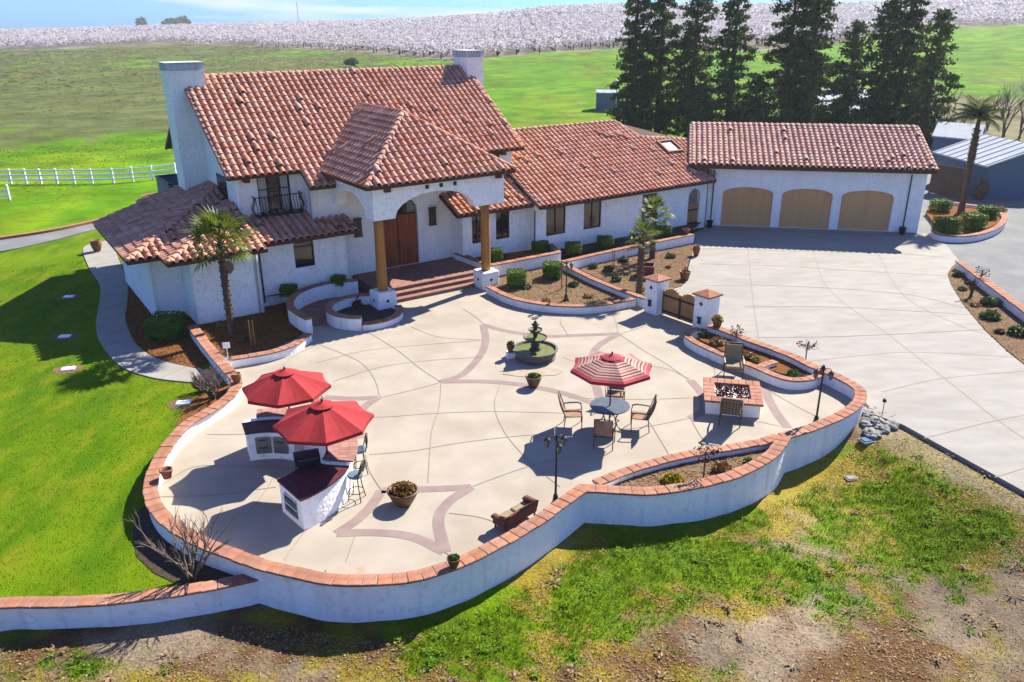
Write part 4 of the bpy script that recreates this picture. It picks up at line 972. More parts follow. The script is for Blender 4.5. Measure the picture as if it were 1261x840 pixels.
# ---- gate between two pillars
def pillar(c,rz,label):
    t=empty('gate_pillar',c,rz,label,'pillar','gate pillars')
    m=MB(); m.box(-.36,.36,-.36,.36,-.05,1.50); m.build('pillar_shaft','stucco',t,bevel=.02)
    m=MB(); s=.44; m.box(-s,s,-s,s,1.50,1.56); m.add([(-s,-s,1.561),(s,-s,1.561),(s,s,1.561),(-s,s,1.561),(0,0,1.74)],[(0,1,4),(1,2,4),(2,3,4),(3,0,4)]); m.build('pillar_cap','cap',t)
    m=MB(); m.add([(-.10,-.365,1.18),(0,-.365,1.08),(.10,-.365,1.18),(0,-.365,1.28)],[(0,1,2,3)]); m.build('diamond_tile','bronze',t)
    m=MB(); m.add([(-.365,.10,1.18),(-.365,0,1.08),(-.365,-.10,1.18),(-.365,0,1.28)],[(0,1,2,3)]); m.build('diamond_tile','bronze',t)
    m=MB(); m.box(-.06,.06,-.44,-.362,.35,.60); m.box(-.09,.09,-.47,-.362,.60,.63); m.build('lamp','iron',t)
gp1=G(808,386); gp2=G(869,408); gaz=math.atan2(gp2.y-gp1.y,gp2.x-gp1.x)
gp1=Vector((gp1.x,gp1.y+.2,0)); gp2=Vector((gp2.x,gp2.y+.2,0))
pillar(gp1,gaz,'white stucco gate pillar beside the palm bed, left of the wooden gate'); pillar(gp2,gaz,'white stucco gate pillar at the end of the drive wall, right of the wooden gate')
gt=empty('wooden_gate',(gp1+gp2)/2,gaz,'arched two-leaf wooden gate with black iron straps between white pillars','gate')
W=(gp2-gp1).length/2-.40
for sgn in (-1,1):
    n=7; lw=W/n
    lf=empty('gate_leaf',(0,0,0)); lf.parent=gt
    for k in range(n):
        x0=(k*lw if sgn>0 else -W+k*lw); m=MB(); s=(x0+lw/2)/W; u=abs(s)
        zt=1.02+.26*math.sin(math.pi*min(1,max(0,u*.92+.05)))
        m.box(x0+.006,x0+lw-.006,-.03,.03,.06,zt); m.build('board',"gate_wood",lf)
    m=MB(); a,b=(.01,W) if sgn>0 else (-W,-.01)
    for z in (.16,.86): m.box(a,b,-.045,-.031,z,z+.09)
    for x in (a,b-.05): m.box(x,x+.05,-.046,-.0305,.06,1.0)
    m.build('strap','iron',lf)

# ================================================================== GARDEN FURNITURE
def at(o,loc,rz=0): o.location=loc; o.rotation_euler=(0,0,rz); return o
def umbrella(loc,z0,zr,za,rad,stripes,label,group,rot=0,pole_bottom=0):
    t=empty('patio_umbrella',(loc[0],loc[1],z0),rot,label,'umbrella',group)
    zr-=z0; za-=z0
    p=MB(); p.tube([(0,0,0),(0,0,za+.06)],.024,8); p.build('pole','iron',t)
    n=8; N=len(stripes); cv=MB(); mats=sorted(set(stripes)); 
    r0=.20 if N>1 else .16
    def ring(f,sag=0):
        r=rad*(r0+(1-r0)*f) ; z=za-.10-(za-.10-zr)*(f**1.06); out=[]
        for k in range(n*4):
            a=2*math.pi*k/(n*4); kk=k%4; e=1-.045*math.sin(math.pi*kk/4)*1.0
            rr=e*r*math.cos(math.pi/n)/math.cos((a%(2*math.pi/n))-math.pi/n); out.append((rr*math.cos(a),rr*math.sin(a),z-.035*f*math.sin(math.pi*kk/4)))
        return out
    fs=[i/N for i in range(N+1)] if N>1 else [0,.25,.5,.75,1]
    st=stripes if N>1 else stripes*4
    for i in range(len(fs)-1):
        a,b=ring(fs[i]),ring(fs[i+1]); m=len(a); cv.cur=mats.index(st[i]); cv.add(a+b,[(k,m+k,m+(k+1)%m,(k+1)%m) for k in range(m)])
    e=ring(1); v=[(x*1.005,y*1.005,z-.09) for x,y,z in e]; m=len(e); cv.cur=mats.index(st[-1]); cv.add(e+v,[(k,m+k,m+(k+1)%m,(k+1)%m) for k in range(m)])
    c=cv.build('canopy',mats,t)
    vt=MB(); m=n*2; o=[(rad*.24*math.cos(2*math.pi*k/m),rad*.24*math.sin(2*math.pi*k/m),za-.10) for k in range(m)]; vt.add(o+[(0,0,za)],[(k,(k+1)%m,m) for k in range(m)])
    vt.build('vent',stripes[0],c); f=MB(); f.lathe([(.0,za),(.03,za+.01),(.03,za+.05),(.0,za+.09)],8); f.build('finial','iron',t)
    for k in range(n):
        a=2*math.pi*k/n; x,y=rad*math.cos(a),rad*math.sin(a); rb=MB(); rb.bar((0,0,za-.12),(x*.97,y*.97,zr-.015),.022,.022)
        rb.bar((0,0,za-.75*(za-zr)-.25),(x*.5,y*.5,(za+zr)/2-.07),.016,.016); rb.build('rib','iron',t)
    return t
STR=[{'r':'rose_canvas','c':'cream_canvas','m':'maroon_canvas','t':'tan_canvas'}[k] for k in 'rrmcrcmctcrcmcrtrr']
tb=G(750,525)
umbrella(tb,0,2.02,2.45,1.28,STR,'red and cream striped octagonal umbrella over the dining table','patio umbrellas',rot=R(10))
umbrella(G(352,469,2.25),1.08,2.08,2.62,1.26,['red_canvas'],'plain red umbrella farther from the camera over the barbecue bar','patio umbrellas',rot=R(4))
umbrella(G(398,510,2.25),1.0,2.08,2.62,1.30,['red_canvas'],'plain red umbrella nearer the camera over the grill counter','patio umbrellas',rot=R(15))
# dining table
t=empty('dining_table',tb,0,'round glass-topped patio table under the striped umbrella','table')
m=MB(); m.lathe([(.0,.70),(.60,.70),(.62,.72),(.60,.735),(.0,.735)],28); m.build('tabletop','table_glass',t,smooth=False)
m=MB(); m.tube([(.60*math.cos(a*math.pi/14),.60*math.sin(a*math.pi/14),.715) for a in range(29)],.02,6,cap=False); m.build('table_rim','bronze',t)
for k in range(4):
    a=math.pi/4+k*math.pi/2; c,s=math.cos(a),math.sin(a); m=MB(); m.tube([(c*r_,s*r_,z) for r_,z in ((.42,.70),(.30,.5),(.22,.3),(.32,.12),(.5,.02))],.02,6); m.build('leg','bronze',t)
def dining_chair(loc,rz,label,fabric='stripe_fabric'):
    t=empty('patio_chair',loc,rz,label,'chair','dining chairs'); m='bronze'
    s=MB(); s.add([(-.27,-.25,.43),(.27,-.25,.43),(.27,.25,.40),(-.27,.25,.40),(-.27,-.25,.46),(.27,-.25,.46),(.27,.25,.43),(-.27,.25,.43)],[(3,2,1,0),(4,5,6,7),(0,1,5,4),(1,2,6,5),(2,3,7,6),(3,0,4,7)]); s.build('seat',fabric,t)
    b=MB(); n=6; vs=[]
    for k in range(n+1):
        z=.45+.58*k/n; y=.25+.20*(k/n)+.04*math.sin(math.pi*k/n)
        vs+=[(-.25,y,z),(.25,y,z),(.25,y+.02,z),(-.25,y+.02,z)]
    b.add(vs,[(4*i+j,4*i+(j+1)%4,4*i+4+(j+1)%4,4*i+4+j) for i in range(n) for j in range(4)]+[(0,1,2,3),tuple(4*n+j for j in (3,2,1,0))]); b.build('backrest',fabric,t)
    for sx in (-1,1):
        l=MB(); l.tube([(sx*.28,-.25,0),(sx*.28,-.26,.45),(sx*.30,-.22,.64)],.016,6); l.build('leg',m,t)
        l=MB(); l.tube([(sx*.28,.30,0),(sx*.28,.25,.42),(sx*.27,.36,.75),(sx*.265,.47,1.06)],.016,6); l.build('leg',m,t)
        l=MB(); l.tube([(sx*.30,-.25,.62),(sx*.31,-.1,.66),(sx*.30,.1,.65),(sx*.28,.30,.63)],.022,6); l.build('armrest',m,t)
    l=MB(); l.tube([(-.265,.47,1.06),(0,.49,1.09),(.265,.47,1.06)],.016,6); l.build('top_rail',m,t); l=MB(); l.bar((-.28,-.25,.42),(.28,-.25,.42),.02,.03); l.build('seat_rail',m,t); l=MB(); l.bar((-.28,.25,.40),(.28,.25,.40),.02,.03); l.build('seat_rail',m,t)
for px,py,lab in ((706,524,'striped patio chair on the left side of the dining table'),(744,548,'striped patio chair with its back to the camera at the dining table'),(787,527,'striped patio chair on the right side of the dining table'),(757,499,'striped patio chair behind the dining table under the striped umbrella')):
    c=G(px,py); d=c-tb; dining_chair(c,math.atan2(d.y,d.x)-math.pi/2,lab)
# fire pit and its two chairs
FA=R(-12); fc=G(901,490,.25)
t=empty('fire_pit',(fc.x,fc.y,0),FA,'low rectangular white fire pit with terracotta top and red lava rock','fire pit')
m=MB(); m.box(-.84,.84,-.84,.84,0,.44)
m.build('base','stucco',t,bevel=.01)
k=0
for i in range(8):
    for (x0,x1,y0,y1) in ((-.92+.23*i,-.92+.23*(i+1),-.92,-.55),(-.92+.23*i,-.92+.23*(i+1),.55,.92)):
        m=MB(); m.box(x0+.004,x1-.004,y0,y1,.445,.52); m.build('coping_tile','cap',t,bevel=.008)
for i in range(4):
    for x0,x1 in ((-.92,-.56),(.56,.92)):
        m=MB(); m.box(x0,x1,-.55+.275*i+.004,-.55+.275*(i+1)-.004,.445,.52); m.build('coping_tile','cap',t,bevel=.008)
m=MB()
for i in range(420):
    x,y=random.uniform(-.53,.53),random.uniform(-.52,.52); r=random.uniform(.022,.045); z=.455+random.uniform(0,.03)
    m.add([(x-r,y,z),(x,y-r,z),(x+r,y,z),(x,y+r,z),(x,y,z+r),(x,y,z-r)],[(0,1,4),(1,2,4),(2,3,4),(3,0,4)])
m.build('lava_rock','lava_rock',t)['kind']='stuff'
def lounge_chair(loc,rz,label):
    t=empty('lounge_chair',loc,rz,label,'chair','chairs at the fire pit')
    s=MB(); s.box(-.29,.29,-.32,.28,.36,.45); s.build('seat','beige_fabric',t,bevel=.03)
    b=MB(); b.add([(-.28,.26,.40),(.28,.26,.40),(.28,.46,1.0),(-.28,.46,1.0),(-.28,.33,.38),(.28,.33,.38),(.28,.53,.98),(-.28,.53,.98)],[(0,1,2,3),(7,6,5,4),(0,4,5,1),(1,5,6,2),(2,6,7,3),(3,7,4,0)]); b.build('backrest','beige_fabric',t,bevel=.02)
    l=MB()
    for i in range(6): l.bar((-.26+.104*i,.345,.40),(-.26+.104*i,.545,.98),.02,.012)
    for i in range(6): z=.45+i*.1; y=.35+(z-.40)*.345; l.bar((-.28,y,z),(.28,y,z),.02,.012)
    l.build('back_lattice','bronze',t)
    for sx in (-1,1):
        l=MB(); l.tube([(sx*.32,-.32,0),(sx*.32,-.32,.58)],.02,6); l.build('leg','bronze',t)
        l=MB(); l.tube([(sx*.31,.36,0),(sx*.31,.30,.4),(sx*.30,.55,1.03)],.02,6); l.build('leg','bronze',t)
        l=MB(); l.tube([(sx*.32,-.34,.58),(sx*.33,0,.62),(sx*.31,.38,.60)],.028,6); l.build('armrest','bronze',t)
    l=MB(); l.bar((-.30,.56,1.03),(.30,.56,1.03),.035,.035); l.build('top_rail','bronze',t); l=MB(); l.bar((-.32,-.3,.36),(.32,-.3,.36),.02,.04); l.build('seat_rail','bronze',t)
lounge_chair(G(902,462),FA,'beige cushioned chair facing the camera behind the fire pit'); lounge_chair(G(899,519),FA+math.pi-.1,'chair with lattice back turned to the camera before the fire pit')
# lamp posts
def lamp_post(loc,hh,rz,label):
    t=empty('lamp_post',loc,rz,label,'lamp post','garden lamp posts')
    m=MB(); m.lathe([(.13,0),(.13,.04),(.09,.10),(.06,.30),(.045,.34)],10); m.build('base','iron',t,smooth=True)
    m=MB(); m.tube([(0,0,.3),(0,0,hh)],[.034,.026],8); m.lathe([(.0,hh),(.045,hh+.02),(.03,hh+.06),(.0,hh+.12)],8); m.build('post','iron',t)
    for k in range(3):
        a=2*math.pi*k/3+.4; c,s=math.cos(a),math.sin(a); m=MB()
        m.tube([(0,0,hh-.1),(c*.10,s*.10,hh+.03),(c*.2,s*.2,hh+.04),(c*.25,s*.25,hh-.03)],.013,5); ar=m.build('arm','iron',t)
        m=MB(); m.lathe([(.02,.0),(.085,-.05),(.09,-.07)],6,(c*.25,s*.25,hh-.03)); m.lathe([(.05,-.24),(.02,-.29),(.0,-.30)],6,(c*.25,s*.25,hh-.03))
        for q in range(6):
            b=math.pi*q/3; m.bar((c*.25+.08*math.cos(b),s*.25+.08*math.sin(b),hh-.10),(c*.25+.05*math.cos(b),s*.25+.05*math.sin(b),hh-.27),.01,.01)
        m.build('lantern_frame','iron',ar)
        m=MB(); m.lathe([(.07,-.08),(.045,-.235)],6,(c*.25,s*.25,hh-.03)); m.build('lantern_glass','glass_sky',ar)
lamp_post(G(684,622),1.98,.3,'black lamp post with drooping lanterns beside the wicker loveseat'); lamp_post(G(1004,524),1.95,.9,'black lamp post with lanterns in the curved corner beside the drive'); lamp_post(G(697,370,.17),1.75,.1,'black lamp post with lanterns in the mulch bed near the porch planter')
# fountain
fc=G(659,440); t=empty('tiered_fountain',fc,0,'three-tier dark stone fountain with green water on the patio','fountain')
m=MB(); m.lathe([(.78,0),(.80,.06),(.74,.10),(.80,.28),(.86,.34),(.86,.38),(.78,.38),(.74,.30),(.70,.12),(.0,.10)],36); m.build('basin','stone_fountain',t,smooth=False)
m=MB(); m.lathe([(.01,.315),(.745,.30)],30); m.build('basin_water','fountain_water',t)
m=MB(); m.lathe([(.22,.10),(.22,.34),(.14,.42),(.18,.52),(.10,.60),(.12,.66)],16); m.build('pedestal','stone_dark',t,smooth=True)
for k,(r,z,n_) in enumerate(((.46,.66,'lower_bowl'),(.27,.97,'upper_bowl'))):
    m=MB(); m.lathe([(.08,z),(r*.6,z+.04),(r*.95,z+.13),(r,z+.17),(r*.93,z+.17),(r*.85,z+.11),(.0,z+.07)],28); b=m.build(n_,'stone_dark',t,smooth=True)
    m=MB(); m.lathe([(.01,z+.145),(r*.90,z+.135)],24); m.build('bowl_water','fountain_water',b)
    m=MB(); m.lathe([(.09,z+.07),(.07,z+.2),(.10,z+.26),(.06,z+.33)],12); m.build('stem','stone_dark',t,smooth=True)
m=MB(); m.lathe([(.05,1.28),(.14,1.30),(.15,1.33),(.06,1.36),(.07,1.42),(.0,1.50)],12); m.build('finial','stone_dark',t,smooth=True)
# pots
def plant_tuft(mb_pts,c,r,hh,n): 
    for i in range(n):
        a=random.uniform(0,6.28); q=math.sqrt(random.random())*r; mb_pts.append((c[0]+q*math.cos(a),c[1]+q*math.sin(a),c[2]+random.uniform(0,hh)*(1-q/r*.6)))
def pot(loc,prof,m,label,plant=None,pr=.2,ph=.2,n=120,leaf=.07,name='plant_pot',soil_z=None,extra=None):
    t=empty(name,loc,0,label,'pot','patio pots'); b=MB(); b.lathe(prof,22); b.build('pot_body',m,t,smooth=True)
    zt=max(z for r,z in prof); rt=max(r for r,z in prof if z>zt-.12)
    s=MB(); s.lathe([(.0,zt-.05),(rt*.86,zt-.06)],16); s.build('potting_soil','soil',t)
    if plant:
        P=[]; plant_tuft(P,(0,0,zt-.05),pr,ph,n); V,Fq=leafquads(np.array(P),leaf,2.2); obj('foliage',npmesh('foliage',V,Fq,plant),t)
    return t
def urnprof(r,hh): return [(r*.55,0),(r*.62,.02),(r*.95,hh*.55),(r,hh*.72),(r*.8,hh*.9),(r*.92,hh),(r*.8,hh),(r*.7,hh*.9)]
def bowlprof(r,hh): return [(r*.5,0),(r*.6,hh*.1),(r*.86,hh*.55),(r*.98,hh*.86),(r*1.04,hh*.9),(r*1.04,hh),(r*.9,hh),(r*.86,hh*.85)]
pot(G(497,620),bowlprof(.40,.42),'pot_brown','large round brown bowl of greenery inside the stained star near the camera','plant_dry',.30,.26,420,.07)
pot(G(657,476),bowlprof(.28,.40),'pot_brown','round brown pot of grass in front of the tiered fountain','plant',.2,.16,220,.06)
pb=empty('pedestal_block',G(629,440),.2,'small white block under the potted plant beside the fountain','block'); m=MB(); m.box(-.17,.17,-.17,.17,0,.22); m.build('block','stucco',pb,bevel=.01)
p_=G(629,440); pot(Vector((p_.x,p_.y,.221)),urnprof(.16,.34),'pot_brown','brown pot with a small plant on a white block beside the fountain','plant',.12,.18,120,.06)
pot(G(559,698,.45),bowlprof(.15,.24),'pot_brown','small green-topped pot standing on the front patio wall','plant',.12,.14,120,.05)
pot(G(206,588,.45),[(.11,0),(.15,.20),(.17,.20),(.17,.26),(.14,.26),(.13,.18)],'terracotta','small empty terracotta pot on the left curve of the patio wall')
pot(G(292,471,.45),urnprof(.17,.34),'terracotta','terracotta urn on the patio wall behind the farther red umbrella')
pot(G(883,402,.45),[(.14,0),(.20,.24),(.22,.24),(.22,.30),(.19,.30),(.17,.22)],'terracotta','terracotta pot with golden plant on the wall beside the gate pillar','plant_gold',.22,.24,260,.07)
pot(G(857,315),urnprof(.20,.58),'terracotta','tall terracotta urn at the edge of the drive by the hedge bed')
pot(G(843,345),[(.17,0),(.26,.38),(.28,.38),(.28,.45),(.24,.45),(.22,.34)],'terracotta','terracotta pot with red twigs at the corner of the drive','red_leaf',.16,.45,50,.06)
pot(G(845,288,.55),bowlprof(.20,.28),'terracotta','terracotta bowl on the end of the hedge bed wall','red_leaf',.14,.2,50,.06)
pot(G(120,309),urnprof(.30,.62),'terracotta','terracotta pot at the far end of the curved concrete path')
pot(G(1206,246),bowlprof(.35,.55),'pot_brown','pot with a brown bare bush behind the tall palm planter','twig',.5,1.2,300,.12)
# box planter in the drive bed
bp=G(795,340,.03); t=empty('planter_box',bp,R(-14),'dark red wooden planter box beside the palm in the drive bed','planter')
for (x0,x1,y0,y1) in ((-.42,.42,-.42,-.36),(-.42,.42,.36,.42),(-.42,-.36,-.359,.359),(.36,.42,-.359,.359)):
    for k in range(3): m=MB(); m.box(x0,x1,y0,y1,.02+.2*k,.2+.2*k); m.build('board','wicker',t)
m=MB(); m.box(-.355,.355,-.355,.355,.02,.42); m.build('packed_soil','mulch_pale',t)
# loveseat
a,b=G(612,662),G(669,628); c=(a+b)/2; rz=math.atan2(b.y-a.y,b.x-a.x)
t=empty('wicker_loveseat',c+Vector((-math.sin(rz),math.cos(rz),0))*.12+Vector((.03,-.12,0)),rz,'reddish wicker loveseat with its back against the front patio wall','loveseat')
L=.54; t.scale=(1,.72,.62)
m=MB(); m.box(-L,L,-.05,.50,.28,.40); m.build('seat','wicker',t,bevel=.02)
for k in (-1,1): m=MB(); m.box(min(k*.02,k*(L-.03)),max(k*.02,k*(L-.03)),.0,.48,.402,.50); m.build('cushion','beige_fabric',t,bevel=.04)
m=MB(); n=16; vs=[]
for k in range(n+1):
    x=-L+2*L*k/n; zt=.78+.07*math.sin(math.pi*k/n*2-math.pi/2)**2*-.5+.06*math.sin(math.pi*k/n)
    vs+=[(x,-.06,.28),(x,-.16,zt),(x,-.24,zt-.02),(x,-.14,.26)]
m.add(vs,[(4*i+j,4*i+4+j,4*i+4+(j+1)%4,4*i+(j+1)%4) for i in range(n) for j in range(4)]+[(0,1,2,3),(4*n+3,4*n+2,4*n+1,4*n)]); m.tube([(-L+2*L*k/n,-.20,.80+.06*math.sin(math.pi*k/n)) for k in range(n+1)],.05,8); m.build('backrest','wicker',t)
for sx in (-1,1):
    m=MB(); m.tube([(sx*L,-.18,.76),(sx*(L+.03),.1,.66),(sx*(L+.03),.40,.63),(sx*(L+.02),.50,.55)],[.06,.08,.10,.06],10); m.box(sx*L-.04,sx*L+.04,-.12,.46,.26,.62); m.build('arm','wicker',t)
    for y in (-.12,.45): m=MB(); m.tube([(sx*(L-.04),y,.0),(sx*(L-.05),y,.3)],.03,6); m.build('leg','wicker',t)
# ---- barbecue bar: a broken ring of white counters
bc=Vector((-6.95,18.75,0))
def sector(r0,r1,a0,a1,z0,z1,n=24):
    p=[(r0*math.cos(R(a0+(a1-a0)*k/n)),r0*math.sin(R(a0+(a1-a0)*k/n))) for k in range(n+1)]+[(r1*math.cos(R(a1-(a1-a0)*k/n)),r1*math.sin(R(a1-(a1-a0)*k/n))) for k in range(n+1)]
    m=MB(); m.prism(p,z0,z1); return m
t=empty('barbecue_bar',bc,0,'curved white stucco barbecue bar with dark counter tops and a pink brick ledge','outdoor kitchen')
sector(1.48,2.62,-48,-9,0,.88).build('counter_base','stucco',t); sector(1.62,2.55,65,113,0,.88).build('counter_base','stucco',t); sector(2.0,2.60,-8.9,64.9,0,1.02).build('bar_base','stucco',t)
sector(1.42,2.68,-49,-8.5,.882,.935).build('counter_top','counter_tile',t); sector(1.56,2.28,64.5,114.5,.882,.935).build('counter_top','counter_tile',t)
for a0,a1 in ((-8,104),):
    n=int((a1-a0)/3.2)
    for k in range(n):
        x0=a0+(a1-a0)*k/n; x1=a0+(a1-a0)*(k+1)/n
        for r0,r1 in ((2.3,2.54),(2.545,2.78)): sector(r0,r1,x0+.1,x1-.1,1.022,1.075,1).build('ledge_brick','pinkbrick',t)
        if x1<64: 
            for r0,r1 in ((1.94,2.12),(2.125,2.295)): sector(r0,r1,x0+.1,x1-.1,1.022,1.075,1).build('ledge_brick','pinkbrick',t)
sector(2.30,2.60,64.9,104,.936,1.02).build('bar_base','stucco',t)
def radial_panel(r,a,w_,z0,z1,name,inner=True,lines=2):
    c=Vector((r*math.cos(R(a)),r*math.sin(R(a)),0)); tt=Vector((-math.sin(R(a)),math.cos(R(a)),0)); nn=Vector((-math.cos(R(a)),-math.sin(R(a)),0)) if inner else Vector((math.cos(R(a)),math.sin(R(a)),0))
    m=MB(); m.bar(c+nn*.012-tt*w_/2+Vector((0,0,(z0+z1)/2)),c+nn*.012+tt*w_/2+Vector((0,0,(z0+z1)/2)),.03,z1-z0); o=m.build(name,'steel',t)
    for k in range(lines):
        z=z0+(z1-z0)*(k+.75)/lines; mm=MB(); mm.bar(c+nn*.045-tt*w_*.3+Vector((0,0,z)),c+nn*.045+tt*w_*.3+Vector((0,0,z)),.02,.025); mm.build('handle','steel_dark',o)
for a in (98,80): radial_panel(1.58,a,.42,.22,.72,'access_door',lines=1 if a==80 else 2)
radial_panel(1.40,-28,.6,.25,.75,'access_door',lines=2)
# drawers in the counter's end face
e=Vector((math.cos(R(-48)),math.sin(R(-48)),0)); nn=Vector((math.sin(R(-48)),-math.cos(R(-48)),0))
for k in range(2):
    z=.32+.27*k; m=MB(); m.bar(e*1.72+nn*.012+Vector((0,0,z)),e*2.36+nn*.012+Vector((0,0,z)),.03,.24); o=m.build('drawer','steel',t)
    m=MB(); m.bar(e*1.86+nn*.05+Vector((0,0,z+.06)),e*2.22+nn*.05+Vector((0,0,z+.06)),.02,.025); m.build('handle','steel_dark',o)
    m=MB(); m.bar(e*1.72+nn*.030+Vector((0,0,z+.115)),e*2.36+nn*.030+Vector((0,0,z+.115)),.012,.02); m.build('drawer_edge','white_paint',o)
gl=G(378,566,1.0); g_=empty('grill',(gl.x,gl.y,.936),R(20),'stainless barbecue grill with dark hood set on the near counter','grill')
m=MB(); m.box(-.33,.33,-.22,.22,0,.10); m.build('grill_body','steel_dark',g_,bevel=.01)
m=MB(); prof=[(-.22,.10),(-.22,.17),(-.12,.26),(.10,.28),(.22,.24),(.22,.10)]; vs=[(x,y,z) for x in (-.33,.33) for y,z in prof]; n=len(prof); m.add(vs,[tuple(range(n)),tuple(range(2*n-1,n-1,-1))]+[(i,n+i,n+(i+1)%n,(i+1)%n) for i in range(n)]); m.build('hood','steel_dark',g_)
m=MB(); m.bar((-.25,-.27,.2),(.25,-.27,.2),.025,.025); m.build('handle','steel',g_)
# bar stools
def stool(loc,rz,label):
    t=empty('bar_stool',loc,rz,label,'stool','bar stools'); i='iron'
    m=MB(); m.lathe([(.0,.70),(.20,.70),(.21,.73),(.19,.765),(.0,.775)],18); m.build('seat','metal_wall',t,smooth=False)
    for k in range(4):
        a=math.pi/4+k*math.pi/2; c,s=math.cos(a),math.sin(a); m=MB(); m.tube([(c*.14,s*.14,.70),(c*.17,s*.17,.4),(c*.25,s*.25,0)],.014,6); m.build('leg',i,t)
    m=MB(); m.tube([(.20*math.cos(q*math.pi/10),.20*math.sin(q*math.pi/10),.25) for q in range(21)],.012,5,cap=False); m.build('foot_ring',i,t)
    m=MB(); m.tube([(-.19,.15,.72),(-.20,.20,.95),(-.15,.24,1.13),(0,.26,1.20),(.15,.24,1.13),(.20,.20,.95),(.19,.15,.72)],.015,6)
    for q in range(-3,4): 
        m.bar((q*.055-.05,.205,.86),(q*.055+.05,.24,1.12-abs(q)*.012),.008,.01); m.bar((q*.055+.05,.205,.86),(q*.055-.05,.24,1.12-abs(q)*.012),.008,.01)
    m.bar((-.19,.2,.86),(.19,.2,.86),.012,.014); m.build('backrest',i,t)
for (px,py,z),lab in (((437,584,.75),'dark iron bar stool at the grill counter, nearest the camera'),((442,553,.75),'dark iron bar stool in the middle of the curved bar'),((387,497,1.0),'dark iron bar stool behind the farther red umbrella')):
    c=G(px,py,z); c.z=0; d=c-bc; stool(c,math.atan2(d.y,d.x)-math.pi/2,lab)
# ---- utility covers on the lawn
for px,py,rz,lab in ((85,366,.1,'pale utility cover on the shaded lawn farthest up by the path'),(80,415,.1,'pale utility cover in the lower part of the house shadow'),(84,455,.3,'pale utility cover in a bare ring on the sunny lawn'),(226,497,.2,'white utility cover beside the bare shrub at the patio wall')):
    c=G(px,py,-.06); t=empty('utility_cover',c,rz,lab,'cover','lawn utility covers'); m=MB(); m.box(-.22,.22,-.15,.15,-.02,.06); m.build('lid','white_pipe',t,bevel=.01); m=MB(); m.box(-.26,.26,-.19,.19,-.03,.025); m.build('frame','path_concrete',t)
    n=18; ringp=[(c.x+.55*(1+.25*noise.noise((k*.9,px,0)))*math.cos(2*math.pi*k/n),c.y+.45*(1+.25*noise.noise((k*.9,py,5)))*math.sin(2*math.pi*k/n)) for k in range(n)]
    sheet('bare_earth',ringp,-.053,'mulch_pale')
c=G(1067,551,-.5); t=empty('valve_box',(c.x,c.y,ground_z(c.x,c.y)+.02),.3,'blue utility lid in the dry grass outside the curved wall','cover'); m=MB(); m.box(-.2,.2,-.13,.13,-.05,.05); m.build('lid','green_cover',t,bevel=.01); m=MB(); m.box(-.24,.24,-.17,.17,-.06,.02); m.build('frame','path_concrete',t)
c=G(1050,584,-.6); t=empty('valve_box',(c.x,c.y,ground_z(c.x,c.y)+.01),.1,'black utility lid in the dry grass outside the curved wall','cover'); m=MB(); m.box(-.17,.17,-.1,.1,-.05,.03); m.build('lid','pot_black',t,bevel=.01); m=MB(); m.box(-.2,.2,-.13,.13,-.06,.01); m.build('frame','path_concrete',t)
# garden spotlight by the drive, white sign in the palm bed
c=G(1086,512); t=empty('path_light',c,0,'thin black path light at the drive edge above the rocks','light'); m=MB(); m.tube([(0,0,0),(0,0,.5)],.012,5); m.build('stake','iron',t); m=MB(); m.lathe([(.0,.5),(.07,.5),(.05,.6),(.0,.62)],8); m.build('lamp_head','iron',t)
c=G(281,441,.1); t=empty('garden_sign',(c.x,c.y,.06),.2,'small white sign on a stake in the palm bed','sign'); m=MB(); m.tube([(0,0,0),(0,0,.55)],.015,5); m.build('stake','white_pipe',t); m=MB(); m.box(-.13,.13,-.03,-.016,.45,.68); m.build('plate','white_paint',t)
# river stones between wall and drive: each one a thing
sm=[]
for k in range(3):
    bm=bmesh.new(); bmesh.ops.create_icosphere(bm,subdivisions=2,radius=1)
    for v in bm.verts: v.co*=1+.22*noise.noise(v.co*1.4+Vector((k*5,0,0)))
    me=bpy.data.meshes.new('river_stone'); bm.to_mesh(me); bm.free(); me.materials.append(MATS['stone']); me.polygons.foreach_set('use_smooth',[True]*len(me.polygons)); sm.append(me)
SP=GP([(1062,505),(1082,508),(1108,520),(1100,531),(1085,538),(1070,538),(1063,530)],-.15); cnt=0; pts=[]
for _try in range(60):
    P=scatter_in(SP,8)
    for p in P:
        if all((p[0]-q[0])**2+(p[1]-q[1])**2>.011 for q in pts) and cnt<80:
            pts.append(p); cnt+=1; s=random.uniform(.06,.13)
            o=obj('river_stone',sm[cnt%3],None,(p[0],p[1],max(ground_z(p[0],p[1]),-.45)+s*.35),(random.uniform(-.3,.3),random.uniform(-.3,.3),random.uniform(0,6)),(s*1.3,s,s*.75)); tag(o,'smooth grey river stone in the pile between patio wall and drive','stone','river stones at the drive edge')

